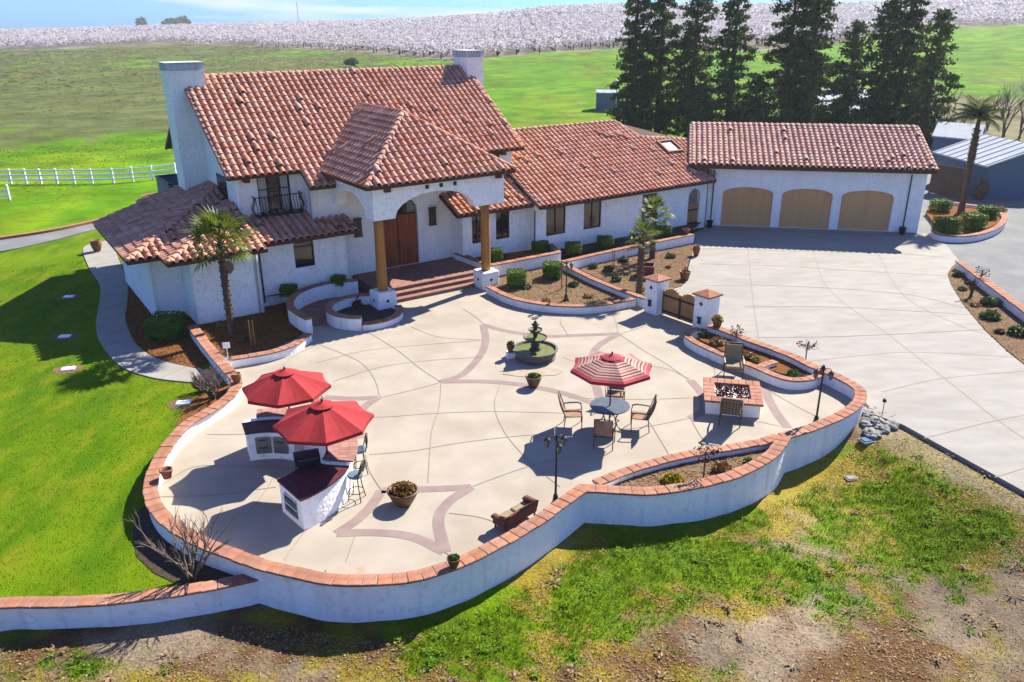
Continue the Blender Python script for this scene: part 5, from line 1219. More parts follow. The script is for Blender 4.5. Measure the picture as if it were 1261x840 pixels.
# ================================================================== PLANTS
def fan_leaf(m,spread=170,nb=12,L=.58,pet=.55):
    """a fan palm leaf: petiole along +X, blades spread at its end, drooping at the tips"""
    mb=MB(); mb.bar((0,0,0),(pet,0,.0),.022,.012)
    for k in range(nb):
        a=R(-spread/2+spread*k/(nb-1)); l=L*(1-.28*abs(k-(nb-1)/2)/((nb-1)/2)); c,s=math.cos(a),math.sin(a); w_=.032
        p0=Vector((pet,0,0)); p1=p0+Vector((c*l*.55,s*l*.55,.02)); p2=p0+Vector((c*l,s*l,-.16*L)); n=Vector((-s,c,0))*w_
        mb.add([p0-n*.2,p0+n*.2,p1+n,p1-n,p2],[(0,3,2,1),(3,4,2)])
    return mb.mesh('leaf',m)
FAN={'palm_leaf':fan_leaf('palm_leaf')}
def fan_palm(loc,hh,label,n=46,s=1.0,tr=.12,lean=(0,0)):
    t=empty('fan_palm',loc,random.uniform(0,6),label,'palm tree','fan palms')
    pts=[(lean[0]*(k/8)**2,lean[1]*(k/8)**2,hh*k/8) for k in range(9)]
    m=MB(); m.tube(pts,[tr*(1.35 if k==0 else 1.0+.06*(k%2)) for k in range(9)],10)
    for k in range(int(hh*22)):      # old leaf bases
        z=.12+k/22; a=k*2.4; c,s_=math.cos(a),math.sin(a); f=(z/hh); m.bar((c*tr*.8+lean[0]*f*f,s_*tr*.8+lean[1]*f*f,z),(c*tr*1.35+lean[0]*f*f,s_*tr*1.35+lean[1]*f*f,z+.10),.07,.03)
    m.build('trunk','palm_bark',t)
    top=Vector(pts[-1])
    for k in range(n):
        f=k/(n-1); el=R(78-100*f); az=k*2.39996; q=s*random.uniform(.85,1.12)
        o=obj('leaf',FAN['palm_leaf'],t,top+Vector((0,0,-.25*f)),(0,0,0),(q,q,q))
        d=Matrix.Rotation(az,4,'Z')@Matrix.Rotation(-el,4,'Y')@Matrix.Rotation(random.uniform(-.5,.5),4,'X'); o.rotation_euler=d.to_euler()
def at_h(px,py,loc): 
    d=ray(px,py); tt=math.hypot(loc.x,loc.y)/math.hypot(d[0],d[1]); return CAM_H+d[2]*tt
c=G(286,412,.06); fan_palm(c,at_h(273,300,c)-.1,'tall fan palm in front of the left wing of the house',34,1.42,.13,(-.25,.1))
c=G(787,360,.04); fan_palm(c,at_h(785,292,c),'nearer fan palm in the drive bed beside the gate pillar',26,.9,.14)
c=G(803,318,.04); fan_palm(c,at_h(806,262,c),'farther fan palm in the drive bed in front of the long wing',26,.98,.13)
# feather palm by the garage
def feather_leaf():
    mb=MB(); n=16; pts=[]
    for k in range(n+1): f=k/n; pts.append(Vector((1.9*f,0,.35*math.sin(f*2.0)-1.0*f**2.6)))
    mb.tube(pts,[.02*(1-.7*k/n) for k in range(n+1)],4)
    for k in range(2,n):
        for sg in (-1,1):
            for q in range(2):
                p=pts[k]+(pts[k+1]-pts[k])*q*.5; l=.5*math.sin(math.pi*(k+1)/(n+2))+.12; e=p+Vector((.22,sg*l*.75,-l*.65)); mb.add([p-Vector((.045,0,0)),p+Vector((.045,0,0)),e],[(0,1,2)])
    return mb.mesh('frond','palm_leaf_blue')
FE=feather_leaf()
c=G(1183,262,.22); hh=at_h(1205,150,c)
t=empty('feather_palm',c,0,'tall feather palm in the planter beside the garage','palm tree')
tp=G(1205,150,0); dx=(ray(1205,150)[0]/ray(1205,150)[1])*c.y-c.x
m=MB(); m.tube([(0,0,0),(dx*.18,0,hh*.2),(dx*.45,0,hh*.45),(dx*.62,0,hh*.62),(dx*.8,0,hh*.75),(dx,0,hh)],[.22,.14,.14,.22,.19,.10],10)
for k in range(60):
    z=hh*(.5+.38*k/60); a=k*2.4; f=z/hh; x=dx*f; m.bar((x+.12*math.cos(a),.12*math.sin(a),z),(x+.27*math.cos(a),.27*math.sin(a),z+.16),.1,.03)
m.build('trunk','palm_bark',t)
for k in range(24):
    f=k/23; q=random.uniform(.62,.95); o=obj('frond',FE,t,(dx,0,hh-.1),(0,0,0),(q,q,q)); o.rotation_euler=(Matrix.Rotation(k*2.4,4,'Z')@Matrix.Rotation(-R(82-78*f),4,'Y')).to_euler()
# clipped box shrubs
def hedge_mesh(m='hedge',n=1500):
    U=rng.uniform(-1,1,(n,3)); k=rng.integers(0,3,n); sgn=np.where(rng.random(n)<.5,-1,1); U[np.arange(n),k]=sgn
    U=U/ (np.sum(np.abs(U)**12,axis=1)**(1/12))[:,None]
    U*=rng.uniform(.90,1.04,(n,1)); V,Fq=leafquads(U,.14,1.5); return npmesh('foliage',V,Fq,m)
HM=hedge_mesh()
core=MB()
bm=bmesh.new(); bmesh.ops.create_cube(bm,size=1.72); bmesh.ops.bevel(bm,geom=bm.edges[:],offset=.25,segments=2,affect='EDGES'); CORE=bpy.data.meshes.new('branch_core'); bm.to_mesh(CORE); bm.free(); CORE.materials.append(MATS['hedge'])
def hedge(px,py,z,w_,hh,label,d_=None,rz=None):
    c=G(px,py,z) if px<5000 else HW(px-5000,py,z); t=empty('box_shrub',c,(random.uniform(-.2,.2) if rz is None else rz),label,'shrub','clipped box shrubs'); d_=d_ or w_
    obj('foliage',HM,t,(0,0,hh/2+.03),(0,0,0),(w_/2,d_/2,hh/2)); obj('branch_core',CORE,t,(0,0,hh/2+.03),(0,0,0),(w_/2,d_/2,hh/2))
    m=MB(); m.tube([(0,0,-.05),(0,0,.2)],.03,5); m.build('stem','bark',t)
for a in ((636,352,.17,.86,.72,'clipped box shrub in the mulch bed nearest the right porch column'),(680,342,.17,.88,.72,'clipped box shrub in the mulch bed in front of the raised planter corner'),
          (611,322,.62,.62,.62,'clipped shrub in the raised planter behind the right porch column'),(665,308,.62,.85,.42,'wide clipped shrub at the right end of the raised planter'),
          (706,311,.38,.8,.5,'dark clipped shrub at the left end of the hedge bed by the long wing'),(745,303,.38,.8,.5,'clipped shrub in the middle of the hedge bed by the long wing'),(817,289,.38,.8,.45,'clipped shrub at the right end of the hedge bed by the long wing'),
          (5010.95,33.72,.5,.7,.42,'dark clipped shrub under the small window in the shaded bed'),(5013.35,33.8,.5,.6,.42,'dark clipped shrub in the shaded bed next to the porch'),
          (1157,260,.22,1.0,.72,'box shrub in the tall palm planter nearest the garage wall'),(1165,286,.22,1.25,.8,'widest box shrub at the front of the tall palm planter'),(1197,281,.22,1.1,.85,'box shrub right of the trunk in the tall palm planter'),(1215,268,.22,.95,.7,'box shrub at the right end of the tall palm planter'),
          (207,414,-.035,1.3,.85,'large dark shrub in the shade at the corner of the left wing')): hedge(*a)
def tuft(px,py,z,r,hh,m,n,label,cat='plant',leaf=.08,group='small bed plants',name='bed_plant'):
    c=G(px,py,z); t=empty(name,c,0,label,cat,group); P=[]; plant_tuft(P,(0,0,.02),r,hh,n); V,Fq=leafquads(np.array(P),leaf,2.4); obj('foliage',npmesh('foliage',V,Fq,m),t)
    mm=MB()
    for k in range(5): a=k*1.257; mm.tube([(0,0,-.02),(r*.5*math.cos(a),r*.5*math.sin(a),hh*.6)],.006,4)
    mm.build('stem','twig',t)
L1='low grey-green plant in the mulch bed '; 
for a in ((648,355,.17,.22,.22,'plant_grey',150,L1+'just behind the first box shrub'),(706,352,.17,.25,.24,'plant_grey',160,L1+'right of the lamp post'),(672,372,.17,.2,.15,'plant_dry',90,'reddish dry tuft by the curved low wall'),(725,366,.17,.22,.15,'plant_dry',90,'dry tuft near the pointed end of the mulch bed'),
          (749,333,.04,.24,.3,'plant_grey',160,'grey-green plant in the drive bed left of the planter box'),(759,346,.04,.22,.28,'plant',160,'green plant in the drive bed just behind the coped wall'),(768,322,.04,.26,.3,'plant_grey',160,'grey-green plant behind the planter box in the drive bed'),(826,317,.04,.27,.25,'plant_grey',160,'low plant in the drive bed beside the tall urn'),(823,330,.04,.12,.12,'plant_dry',60,'tiny dry tuft at the edge of the drive'),(730,330,.04,.22,.3,'plant_grey',120,'thin plant in the drive bed by the stakes'),
          (790,359,.04,.14,.18,'plant_gold',80,'yellow tuft at the foot of the gate pillar'),(866,414,.2,.14,.16,'plant',90,'small green plant inside the planter at the gate pillar'),(884,423,.2,.3,.25,'plant_dry',200,'orange dry grass in the planter behind the fire pit'),(920,440,.2,.26,.25,'plant_dry',160,'orange tuft right of the cushioned chair in the planter'),(931,445,.2,.16,.22,'plant_gold',100,'yellow-green tuft beside the planter divider'),(977,461,.2,.2,.15,'plant',100,'green creeping plant in the end of the planter behind the fire pit'),
          (829,595,.22,.28,.24,'weed_yellow',200,'yellow-green grass clump in the gravel planter'),(889,580,.22,.26,.26,'plant_dry',200,'orange dry clump in the gravel planter'),(922,571,.22,.12,.12,'plant',70,'small green plant in the gravel planter'),
          (300,420,.06,.2,.2,'plant_grey',110,'small plant in the palm bed beside the stakes'),(272,401,.06,.15,.2,'plant_gold',80,'small yellow plant against the left wing in the palm bed'),(385,346,.62,.28,.3,'red_leaf',120,'round reddish plant under the small window'),
          (1179,340,.03,.25,.3,'plant_grey',140,'green plant at the head of the drive shrub bed'),(1185,357,.03,.2,.15,'plant_grey',90,'little plant in the drive shrub bed near the kerb'),(1193,350,.03,.18,.15,'plant_grey',90,'little plant beside the bent dark shrub'),(1217,375,.03,.35,.4,'plant',260,'round green shrub by the bench stone in the drive bed'),(1219,392,.03,.4,.4,'plant',300,'dark green round shrub at the edge of the drive bed'),(1254,412,.03,.4,.4,'plant',280,'green shrub at the right edge of the picture in the drive bed'),(1201,377,.03,.2,.12,'plant_dry',90,'brown tuft in the drive shrub bed'),(1231,410,.03,.2,.15,'red_leaf',90,'small red tuft in the drive shrub bed'),
          (1230,262,.25,.45,.6,'plant_dry',240,'brown ornamental grass at the end of the tall palm planter'),(624,316,.62,.2,.15,'plant_grey',90,'low plant between the two shrubs of the raised planter'),(441,378,.12,.22,.45,'red_leaf',110,'dark red plant in the round pool planter')):
    tuft(*a)
# bare and twiggy shrubs
def bare_shrub(loc,hh,label,m='twig',n=14,name='bare_shrub',spread=.55,depth=3,leaves=None,cat='shrub',trunk=.03,group=None,lean=0):
    t=empty(name,loc,0,label,cat,group); mb=MB(); tips=[]
    def grow(p,d,l,r,k):
        q=p+d*l; mid=p+d*l*.5+Vector((random.uniform(-.06,.06),random.uniform(-.06,.06),0))*l
        mb.tube([p,mid,q],[r,r*.85,r*.65],4,cap=False)
        if k==0: tips.append(q); return
        for i in range(random.choice((2,3,3))):
            e=(d+Vector((random.uniform(-1,1),random.uniform(-1,1),random.uniform(-.3,.7)))*.62).normalized(); grow(p+d*l*random.uniform(.55,1),e,l*random.uniform(.5,.72),r*.55,k-1)
    for i in range(n):
        a=random.uniform(0,6.28); d=Vector((math.cos(a)*spread*random.random(),math.sin(a)*spread*random.random(),1)).normalized(); grow(Vector((random.uniform(-.08,.08),random.uniform(-.08,.08),-.05)),d,hh*random.uniform(.38,.55),trunk,depth)
    mb.build('branches',m,t)
    if leaves:
        P=np.array([q+Vector((random.gauss(0,.05),random.gauss(0,.05),random.gauss(0,.05))) for q in tips for _ in range(4)]); V,Fq=leafquads(P,.07,1.6); obj('foliage',npmesh('foliage',V,Fq,leaves),t)
bare_shrub(G(238,712,-.06),2.0,'leafless multi-stemmed shrub in the corner between patio wall and lawn wall','twig',11,spread=.75)
bare_shrub(G(262,490,-.05),1.15,'bare grey-brown shrub against the patio wall beside the bark mulch','twig',18,spread=1.1)
bare_shrub(G(250,482,-.05),.8,'smaller bare shrub in the bark mulch by the white utility cover','twig_dark',14,spread=1.2)
bare_shrub(G(250,392,-.03),1.3,'thin bare climber at the inner corner of the left wing','twig_dark',6,spread=.4)
def red_sapling(px,py,z,hh,label):
    c=G(px,py,z); t=empty('red_sapling',c,0,label,'sapling','red-leaved saplings'); m=MB(); m.tube([(0,0,-.05),(0,0,hh*.95)],.022,6); m.build('trunk','twig_dark',t)
    m=MB(); tips=[]
    for k in range(16):
        a=k*2.4; z0=hh*random.uniform(.55,.95); q=Vector((math.cos(a)*random.uniform(.12,.32),math.sin(a)*random.uniform(.12,.32),z0+random.uniform(.05,.22))); m.tube([(0,0,z0),q*.6+Vector((0,0,z0))*.4,q],.006,4,cap=False); tips.append(q)
    m.build('branches','twig_dark',t); P=np.array([q+Vector((random.gauss(0,.06),random.gauss(0,.06),random.gauss(0,.05))) for q in tips for _ in range(7)]); V,Fq=leafquads(P,.055,1.5); obj('foliage',npmesh('foliage',V,Fq,'red_leaf'),t)
red_sapling(866,591,.22,.92,'red-leaved sapling on a dark post in the gravel planter'); red_sapling(992,443,.1,.65,'red-leaved sapling behind the coping of the drive wall'); red_sapling(905,430,.2,.85,'red-leaved sapling on a post in the planter behind the fire pit'); red_sapling(1206,352,.03,.8,'dark red shrub beside the coped wall of the drive bed')
bare_shrub(G(1195,365,.03),.95,'bent dark bare shrub in the drive bed','twig_dark',5,spread=.5)
# stakes
def stakes(px,py,z,hh,label,n=2,m='column_wood'):
    c=G(px,py,z); t=empty('plant_stakes',c,.3,label,'stakes','plant stakes')
    for k in range(n): q=MB(); q.tube([(.14*k-.07,0,-.05),(.14*k-.07,.02,hh)],.02,6); q.build('stake',m,t)
    q=MB(); q.tube([(0,.01,-.02),(.01,0,hh*.9)],.01,5); q.build('stem','twig',t)
stakes(312,424,.06,1.0,'pair of wooden stakes in the palm bed',2); stakes(693,356,.17,1.05,'thin brown stake in the mulch bed beside the lamp post',1,'wood_dark'); stakes(755,331,.04,1.0,'pair of stakes with a young stem in the drive bed',2)
q=G(1238,375,.03); t=empty('stone_bench',q,R(-35),'flat grey stone slab against the coped wall in the drive bed','slab'); m=MB(); m.box(-.45,.45,-.22,.22,.10,.18); m.build('slab','gravel',t,bevel=.015)
for x in (-.3,.3): m=MB(); m.box(x-.07,x+.07,-.18,.18,0,.099); m.build('foot','gravel',t)

# ---- conifers behind the garage
def conifer(loc,hh,rad,label,m='conifer',dens=1.0,low=.05):
    t=empty('conifer_tree',loc,random.uniform(0,6),label,'tree','dark conifers behind the garage')
    tb_=MB(); tb_.tube([(0,0,-.3),(random.uniform(-.12,.12),0,hh*.5),(0,0,hh)],[.34,.22,.03],8)
    P=[]; nb=int(hh*4.6*dens); seed=random.uniform(0,99)
    for k in range(nb):
        f=low+(1-low)*((k+random.random())/nb)**1.08; z=hh*f; a=k*2.4+random.uniform(-.6,.6)
        lump=1+.45*noise.noise((f*6,math.cos(a)*1.2+seed,math.sin(a)*1.2))
        L=(rad*((1-f)**.62)*(.6+.4*min(1,f/.15))*lump*random.uniform(.55,1.2)+.22)
        up=.35 if f>.7 else random.uniform(-.05,.25); d=Vector((math.cos(a),math.sin(a),up))
        def pt(s_): return Vector((0,0,z))+d*L*s_+Vector((0,0,-.30*L*s_*s_+.10*L*s_**3))
        tb_.tube([pt(q) for q in (0,.35,.7,1)],[.055*(1-f)+.012,.035*(1-f)+.01,.02,.006],3,cap=False)
        nc=max(2,int(L*2.6))
        for c_ in range(nc):
            s_=.22+.78*(c_+random.random())/nc; c0=pt(s_)+Vector((random.gauss(0,.22),random.gauss(0,.22),random.gauss(-.05,.12)))*min(1,L); r_=random.uniform(.22,.46)*(1.1-.4*s_)
            for i in range(int(34*dens)): P.append((c0.x+random.gauss(0,r_),c0.y+random.gauss(0,r_),c0.z+random.gauss(0,r_*.45)))
    tb_.build('trunk','bark',t); V,Fq=leafquads(np.array(P),.20,1.9); obj('crown',npmesh('crown',V,Fq,m),t)
for px,py,hh,rad,lab,m in ((778,172,17.6,3.0,'tall dark conifer at the left end of the row, nearer the pole','conifer'),(808,170,18.3,3.3,'tall dark conifer second from the left, beside its twin','conifer'),(848,172,17.0,3.0,'dark conifer third from the left in the row','conifer'),
        (893,176,17.2,2.8,'slim pointed conifer in the middle left of the row','conifer'),(960,176,18.0,4.2,'broad dark conifer behind the middle of the garage','conifer'),(987,178,17.0,3.6,'conifer just right of the broad one behind the garage','conifer_warm'),(1035,180,11.6,3.3,'shorter conifer behind the right half of the garage','conifer_warm'),
        (1072,180,13.6,3.0,'conifer with a narrow top left of the tallest right-hand tree','conifer'),(1096,176,18.5,3.4,'tallest conifer near the right end of the row','conifer'),(1132,185,12.6,3.3,'last conifer on the right, beside the metal sheds','conifer_warm'),(925,178,6.5,3.0,'low bushy evergreen behind the garage roof','conifer_warm'),(858,182,6,2.6,'low bushy evergreen left of the garage roof','conifer')):
    conifer(G(px,py),hh,rad,lab,m)
# bare trees by the sheds
for i,(px,py,hh) in enumerate(((1172,178,6.0),(1236,168,6.5),(1255,170,5.5),(1215,160,5.0),(1275,175,6))):
    bare_shrub(G(px,py),hh,('bare brown tree left of the tall palm by the sheds','bare brown tree behind the shed ridge at the right','bare brown tree at the right edge of the picture behind the sheds','low bare tree between the palm crown and the brown field','bare tree just beyond the right edge behind the sheds')[i],'twig',4,name='bare_tree',spread=.5,depth=4,cat='tree',trunk=.09)
# isolated far trees on the skyline and in the field
def far_tree(px,d,hh,rad,label,flat=1.0):
    tt=(px-630.5)/(F_PX*1.06); y=d/math.sqrt(1+tt*tt); x=y*tt; t=empty('distant_tree',(x,y,ground_z(x,y)),0,label,'tree')
    m=MB(); m.tube([(0,0,-.5),(0,0,hh*.6)],[rad*.12,rad*.05],6); m.build('trunk','bark',t); U=rng.normal(size=(260,3)); U/=np.linalg.norm(U,axis=1)[:,None]; U*=rng.uniform(.5,1,(260,1)); U=U*np.array((rad,rad,hh*.42))+np.array((0,0,hh*.55)); V,Fq=leafquads(U,rad*.35,1.2); obj('crown',npmesh('crown',V,Fq,'conifer'),t)
far_tree(184,1000,14,6,'lone dark tree on the skyline left of the dark grove'); far_tree(222,1000,11,12,'dark grove on the left skyline'); far_tree(234,1005,14,8,'taller tree at the right of the dark grove on the skyline'); far_tree(434,240,2.2,2.0,'small green bush in the field behind the roof ridge')

# ================================================================== OUTBUILDINGS, FENCES, FAR THINGS
def rail_fence(posts,label,hh=1.15,nr=3):
    r=empty('rail_fence',posts[0],0,label,'fence','white rail fences'); o0=posts[0]
    for p in posts: q=p-o0; m=MB(); m.box(q.x-.065,q.x+.065,q.y-.065,q.y+.065,-.15,hh+.06); m.build('post','white_paint',r)
    for a,b in zip(posts,posts[1:]):
        for k in range(nr):
            z=hh*(.28+.32*k); m=MB(); m.bar(a-o0+Vector((0,0,z)),b-o0+Vector((0,0,z)),.04,.13); m.build('rail','white_paint',r)
rail_fence([G(x,y,-.08) for x,y in ((-40,227),(-22,227),(-4,227),(14,226.5),(33,226.5),(51,226.5),(71,226.3),(92,226),(114,226),(140,225.5),(164,224),(188.5,222),(217,218.5)) ],'long white rail fence across the grass behind the house')
rail_fence([G(x,y,-.06) for x,y in ((-60,254),(-24,250),(12,246))],'short white rail fence at the left edge of the picture',1.05,2)
def shed(label,a,b,c,z_e,z_r,wallm='metal_wall',open_side=False):
    """gable shed: a,b the near eave corners on the ground, c the depth vector; ridge parallel to a-b"""
    a=Vector(a);b=Vector(b);c=Vector(c); t=empty('metal_shed',a,0,label,'shed','metal sheds'); d=b-a
    def Pq(s,q,z): p=d*s+c*q; return Vector((p.x,p.y,z))
    m=MB(); ov=.04
    for q0,q1,z0_,z1_ in ((-ov,.5,z_e,z_r),(.5,1+ov,z_r,z_e)):
        vs=[Pq(-ov,q0,z0_),Pq(1+ov,q0,z0_),Pq(1+ov,q1,z1_),Pq(-ov,q1,z1_)]; m.add([v for v in vs]+[v-Vector((0,0,.12)) for v in vs],[(0,1,2,3),(7,6,5,4),(0,4,5,1),(1,5,6,2),(2,6,7,3),(3,7,4,0)])
    rf_=m.build('roof','metal_roof',t); s_=MB()
    n=int(d.length/.9)
    for k in range(n+1):
        s=k/n
        s_.bar(Pq(s,-ov,z_e+.02),Pq(s,.5,z_r+.02),.04,.05)
    s_.build('roof_seams','metal_roof',rf_)
    m=MB()
    if not open_side: wall(m,Pq(0,0,0),Pq(1,0,0),-.1,z_e-.13,.12)
    else:
        for s in (0.01,.34,.67,.99): p=Pq(s,.02,0); m.box(p.x-.09,p.x+.09,p.y-.09,p.y+.09,-.1,z_e-.13)
    wall(m,Pq(1,1,0),Pq(0,1,0),-.1,z_e-.13,.12)
    for s in (0,.985):
        q=[Pq(s,0.02,-.1),Pq(s,.98,-.1),Pq(s,.98,z_e-.13),Pq(s,.5,z_r-.14),Pq(s,.02,z_e-.13)]; e=d.normalized()*.12; m.add(q+[p+e for p in q],[(0,1,2,3,4),(9,8,7,6,5)]+[(i,(i+1)%5,5+(i+1)%5,5+i) for i in range(5)])
    m.build('wall',wallm,t)
a=G(1160,240); b=G(1222,232)
shed('nearest blue metal shed with a pale roof behind the tall palm',(33.1,63.0,0),(33.5,56.6,0),(7.0,.45,0),2.3,3.6)
shed('open pale-roofed carport reaching past the right edge of the picture',(41.2,65,0),(41.6,57.5,0),(6.5,.4,0),2.4,3.4,open_side=True)
e0=G(1150,167,2.4); e1=G(1205,172,2.4)
shed('pale-roofed metal shed behind the nearest shed',(e0.x,e0.y,0),(e1.x,e1.y,0),(3.5,5.5,0),2.4,3.3)
shed('long pale-roofed shed seen between the conifer trunks',G(985,168),G(1085,172),(1,8,0),2.5,3.4)
shed('farther pale-roofed shed behind the conifer trunks',G(985,148),G(1075,150),(1,9,0),2.6,3.6)
shed('dark blue storage shed in the field left of the conifers',G(734,136),G(762,137),(.3,3,0),2.5,2.8)
# wooden fence right of the garage
r=empty('board_fence',G(1143,237),0,'weathered brown board fence running back from the garage corner','fence'); p0=G(1143,237); p1=G(1190,246); n=18
for k in range(n):
    a=p0+(p1-p0)*k/n-p0; b=p0+(p1-p0)*(k+.94)/n-p0; m=MB(); m.bar(Vector((a.x,a.y,1.05)),Vector((b.x,b.y,1.05)),.03,2.1+random.uniform(-.04,.04)); m.build('board','fence_wood',r)
# white mast with a ball behind the long wing
c=G(757,170); t=empty('white_mast',c,0,'slim white mast topped with a white dome behind the long wing roof','mast'); hh=at_h(757,106,c); m=MB(); m.tube([(0,0,0),(0,0,hh)],.06,6); m.build('mast','white_paint',t); m=MB(); m.lathe([(.0,hh-.1),(.3,hh),(.38,hh+.3),(.25,hh+.55),(0,hh+.65)],10); m.build('dome','white_paint',t,smooth=True)
# thin far mast on the skyline
d=1000; tt=(374-630.5)/(F_PX*1.06); y=d/math.sqrt(1+tt*tt); x=y*tt; t=empty('radio_mast',(x,y,ground_z(x,y)),0,'thin radio mast rising above the far orchard','mast'); m=MB(); m.tube([(0,0,0),(0,0,26)],.3,4); m.build('mast','iron',t); m=MB(); m.tube([(-1,0,24),(1,0,24)],.12,4); m.build('crossarm','iron',t)

# ================================================================== GRASS AND LITTER (uncountable)
def tufts(name,P,zf,m,hmin,hmax,w_,nb,label,cat='grass',spread=.06,lean=.5):
    n=len(P)*nb; B=np.repeat(P,nb,0)+rng.normal(0,spread,(n,2)); z=np.array([zf(x,y) for x,y in P]).repeat(nb); a=rng.uniform(0,6.28,n); l=rng.uniform(hmin,hmax,n); ln=rng.uniform(.1,lean,n)
    base=np.c_[B,z-.01]; tip=base+np.c_[np.cos(a)*l*ln,np.sin(a)*l*ln,l]; b2=a+1.57+rng.normal(0,.6,n); sd=np.c_[np.cos(b2)*w_,np.sin(b2)*w_,np.zeros(n)]
    V=np.stack([base-sd,base+sd,tip],1).reshape(-1,3)
    tag(obj(name,npmesh(name,V,np.arange(3*n).reshape(-1,3),m)),label,cat,kind='stuff')
FRONT=GP([(-30,800),(150,800),(330,765),(470,790),(600,755),(730,665),(860,660),(965,610),(1060,550),(1112,530),(1290,625),(1290,845),(-30,845)],-.55)
FRONT[-1]=Vector((FRONT[-1].x,FRONT[-1].y-1,0)); FRONT[-2]=Vector((FRONT[-2].x,FRONT[-2].y-1,0))
P=scatter_in(FRONT,110); M=np.array([front_masks(x,y) for x,y in P]); r_=rng.random(len(P))
tufts('weeds',P[(M[:,0]>.22)&(r_<M[:,0])],ground_z,'weed',.04,.12,.011,5,'bright green weeds spreading over the waste ground before the wall')
tufts('dry_grass',P[(r_<.15+M[:,1]*.8)&(M[:,0]<.95)],ground_z,'weed_yellow',.03,.09,.01,3,'yellowing grass on the waste ground before the wall')
def flat_litter(P,m,label,size):
    n=len(P); Q=np.c_[P,np.array([ground_z(x,y) for x,y in P])+rng.uniform(.006,.02,n)]; d=rng.uniform(0,6.28,n); sx=size*rng.uniform(.5,1.4,n); sy=sx*rng.uniform(.3,.7,n)
    ux=np.stack([np.cos(d)*sx,np.sin(d)*sx,rng.normal(0,.15,n)*sx],1); uy=np.stack([-np.sin(d)*sy,np.cos(d)*sy,rng.normal(0,.25,n)*sy],1)
    V=np.stack([Q-ux,Q-uy,Q+ux,Q+uy],1).reshape(-1,3); tag(obj('leaf_litter',npmesh('leaf_litter',V,np.arange(4*n).reshape(-1,4),m)),label,'leaf litter',kind='stuff')
P2=scatter_in(FRONT,230); M2=np.array([front_masks(x,y) for x,y in P2]); r2=rng.random(len(P2))
flat_litter(P2[(r2<.15+M2[:,2]*.85)&(M2[:,0]<.6)],'litter','brown dead leaves scattered over the bare ground before the wall',.03)
P=scatter_in([p for p in LAWN],75); pp=P[(np.hypot(P[:,0],P[:,1])<48)]
bad=inpoly(pp,pl+pr[::-1])|inpoly(pp,MULCH)|inpoly(pp,MULCH2); pp=pp[~bad]
tufts('lawn_grass',pp,lambda x,y:-.06,'lawn_blade',.025,.06,.012,4,'mown green lawn at the left of the house',spread=.09,lean=.8)

def weed_clumps(P,m,label,nl,size,rad):
    n=len(P); Z=np.array([ground_z(x,y) for x,y in P]); C=np.repeat(np.c_[P,Z],nl,0); a=rng.uniform(0,6.28,n*nl); r=rng.uniform(.2,1,n*nl)*np.repeat(rng.uniform(.5,1.3,n),nl)*rad
    Q=C+np.c_[np.cos(a)*r,np.sin(a)*r,rng.uniform(.01,.09,n*nl)]; l=size*rng.uniform(.6,1.3,n*nl)
    ux=np.c_[np.cos(a)*l,np.sin(a)*l,rng.uniform(-.2,.5,n*nl)*l]; uy=np.c_[-np.sin(a)*l*.35,np.cos(a)*l*.35,rng.normal(0,.1,n*nl)*l]
    V=np.stack([Q-ux,Q-uy,Q+ux,Q+uy],1).reshape(-1,3); tag(obj('broadleaf_weeds',npmesh('broadleaf_weeds',V,np.arange(4*n*nl).reshape(-1,4),m)),label,'weeds',kind='stuff')
P3=scatter_in(FRONT,6.0); M3=np.array([front_masks(x,y) for x,y in P3]); r3=rng.random(len(P3))
weed_clumps(P3[(r3<.04+M3[:,0]*.5)],'weed','clumps of broad-leaved green weeds on the waste ground before the wall',26,.045,.20)
weed_clumps(P3[(r3>.90)&(M3[:,0]<.5)],'litter','flattened clumps of dead stalks on the bare ground before the wall',22,.055,.22)

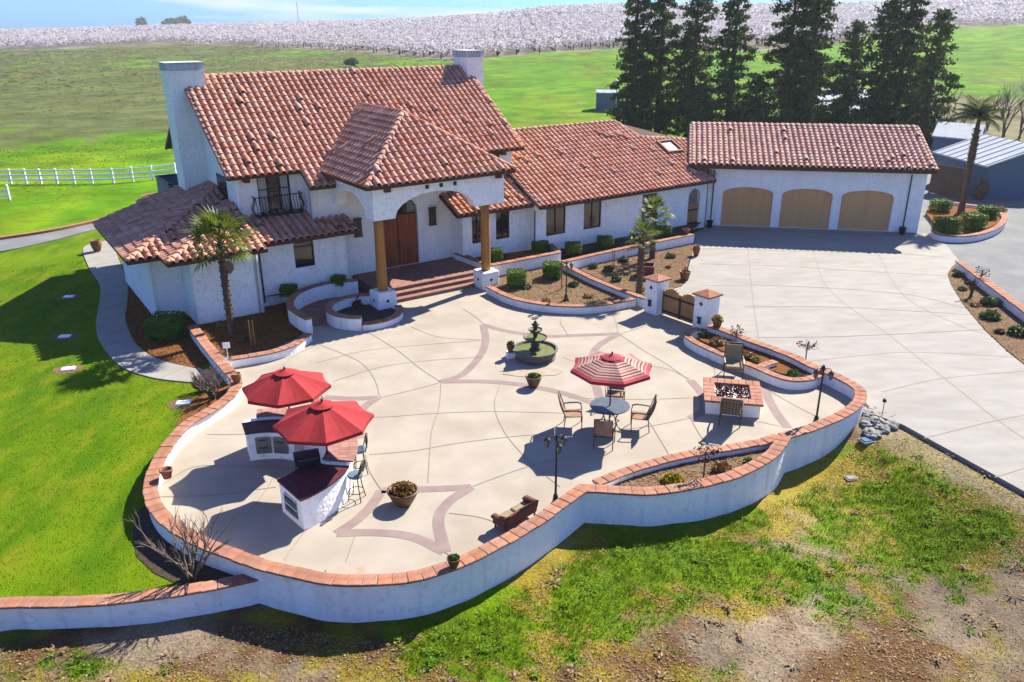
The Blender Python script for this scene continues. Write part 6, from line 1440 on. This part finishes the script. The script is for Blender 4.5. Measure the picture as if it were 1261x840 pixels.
# rank grass standing in the far field
def far_grass(n,p0,p1,d0,d1,m,label,hh,ww):
    p=rng.uniform(p0,p1,n); d=np.sqrt(rng.uniform(d0*d0,d1*d1,n)); t_=(p-630.5)/(F_PX*1.06); y=d/np.sqrt(1+t_*t_); x=y*t_
    k=np.array([noise.noise((a*.02,b*.012,1))*.7+noise.noise((a*.07,b*.035,4))*.65+.5*noise.noise((a*.3,b*.16,6))+.15>-.05 and c<interp(ED,q)-6 for a,b,c,q in zip(x,y,d,p)]); x,y,d=x[k],y[k],d[k]; n=len(x)
    z=np.array([ground_z(a,b) for a,b in zip(x,y)]); B=np.c_[x,y,z-.05]; a=rng.uniform(0,3.14,n); s=(d/150)[:,None]; sd=np.c_[np.cos(a),np.sin(a),np.zeros(n)]*ww*rng.uniform(.5,1.5,(n,1))*s; up=np.c_[rng.normal(0,.15,n),rng.normal(0,.15,n),np.ones(n)]*hh*rng.uniform(.5,1.5,(n,1))*np.minimum(s,1.6)
    V=np.stack([B-sd,B+sd,B+sd*.6+up,B-sd*.7+up*.8],1).reshape(-1,3); tag(obj('rough_grass',npmesh('rough_grass',V,np.arange(4*n).reshape(-1,4),m)),label,'grass',kind='stuff')
far_grass(22000,-40,560,100,430,'weed_rough','dull olive rank grass in the field left of and behind the house',.10,.36)
far_grass(5000,-40,420,62,100,'weed','coarse green grass around the white rail fence',.14,.16)

# ---- the air: a faint spring haze over the fields
hz=MB(); hz.box(-1480,1480,-1480,1480,-2.5,62); o=hz.build('haze','white_paint'); o.data.materials.clear()
hm=bpy.data.materials.new('haze'); hm.use_nodes=True; hn=hm.node_tree; hn.nodes.clear(); ho=hn.nodes.new('ShaderNodeOutputMaterial'); hv=hn.nodes.new('ShaderNodeVolumePrincipled'); hv.inputs['Color'].default_value=(.86,.90,.97,1); hv.inputs['Density'].default_value=.0002; hv.inputs['Anisotropy'].default_value=.2; hn.links.new(hv.outputs[0],ho.inputs['Volume']); o.data.materials.append(hm)
tag(o,'faint pale spring haze over the fields','haze',kind='stuff')
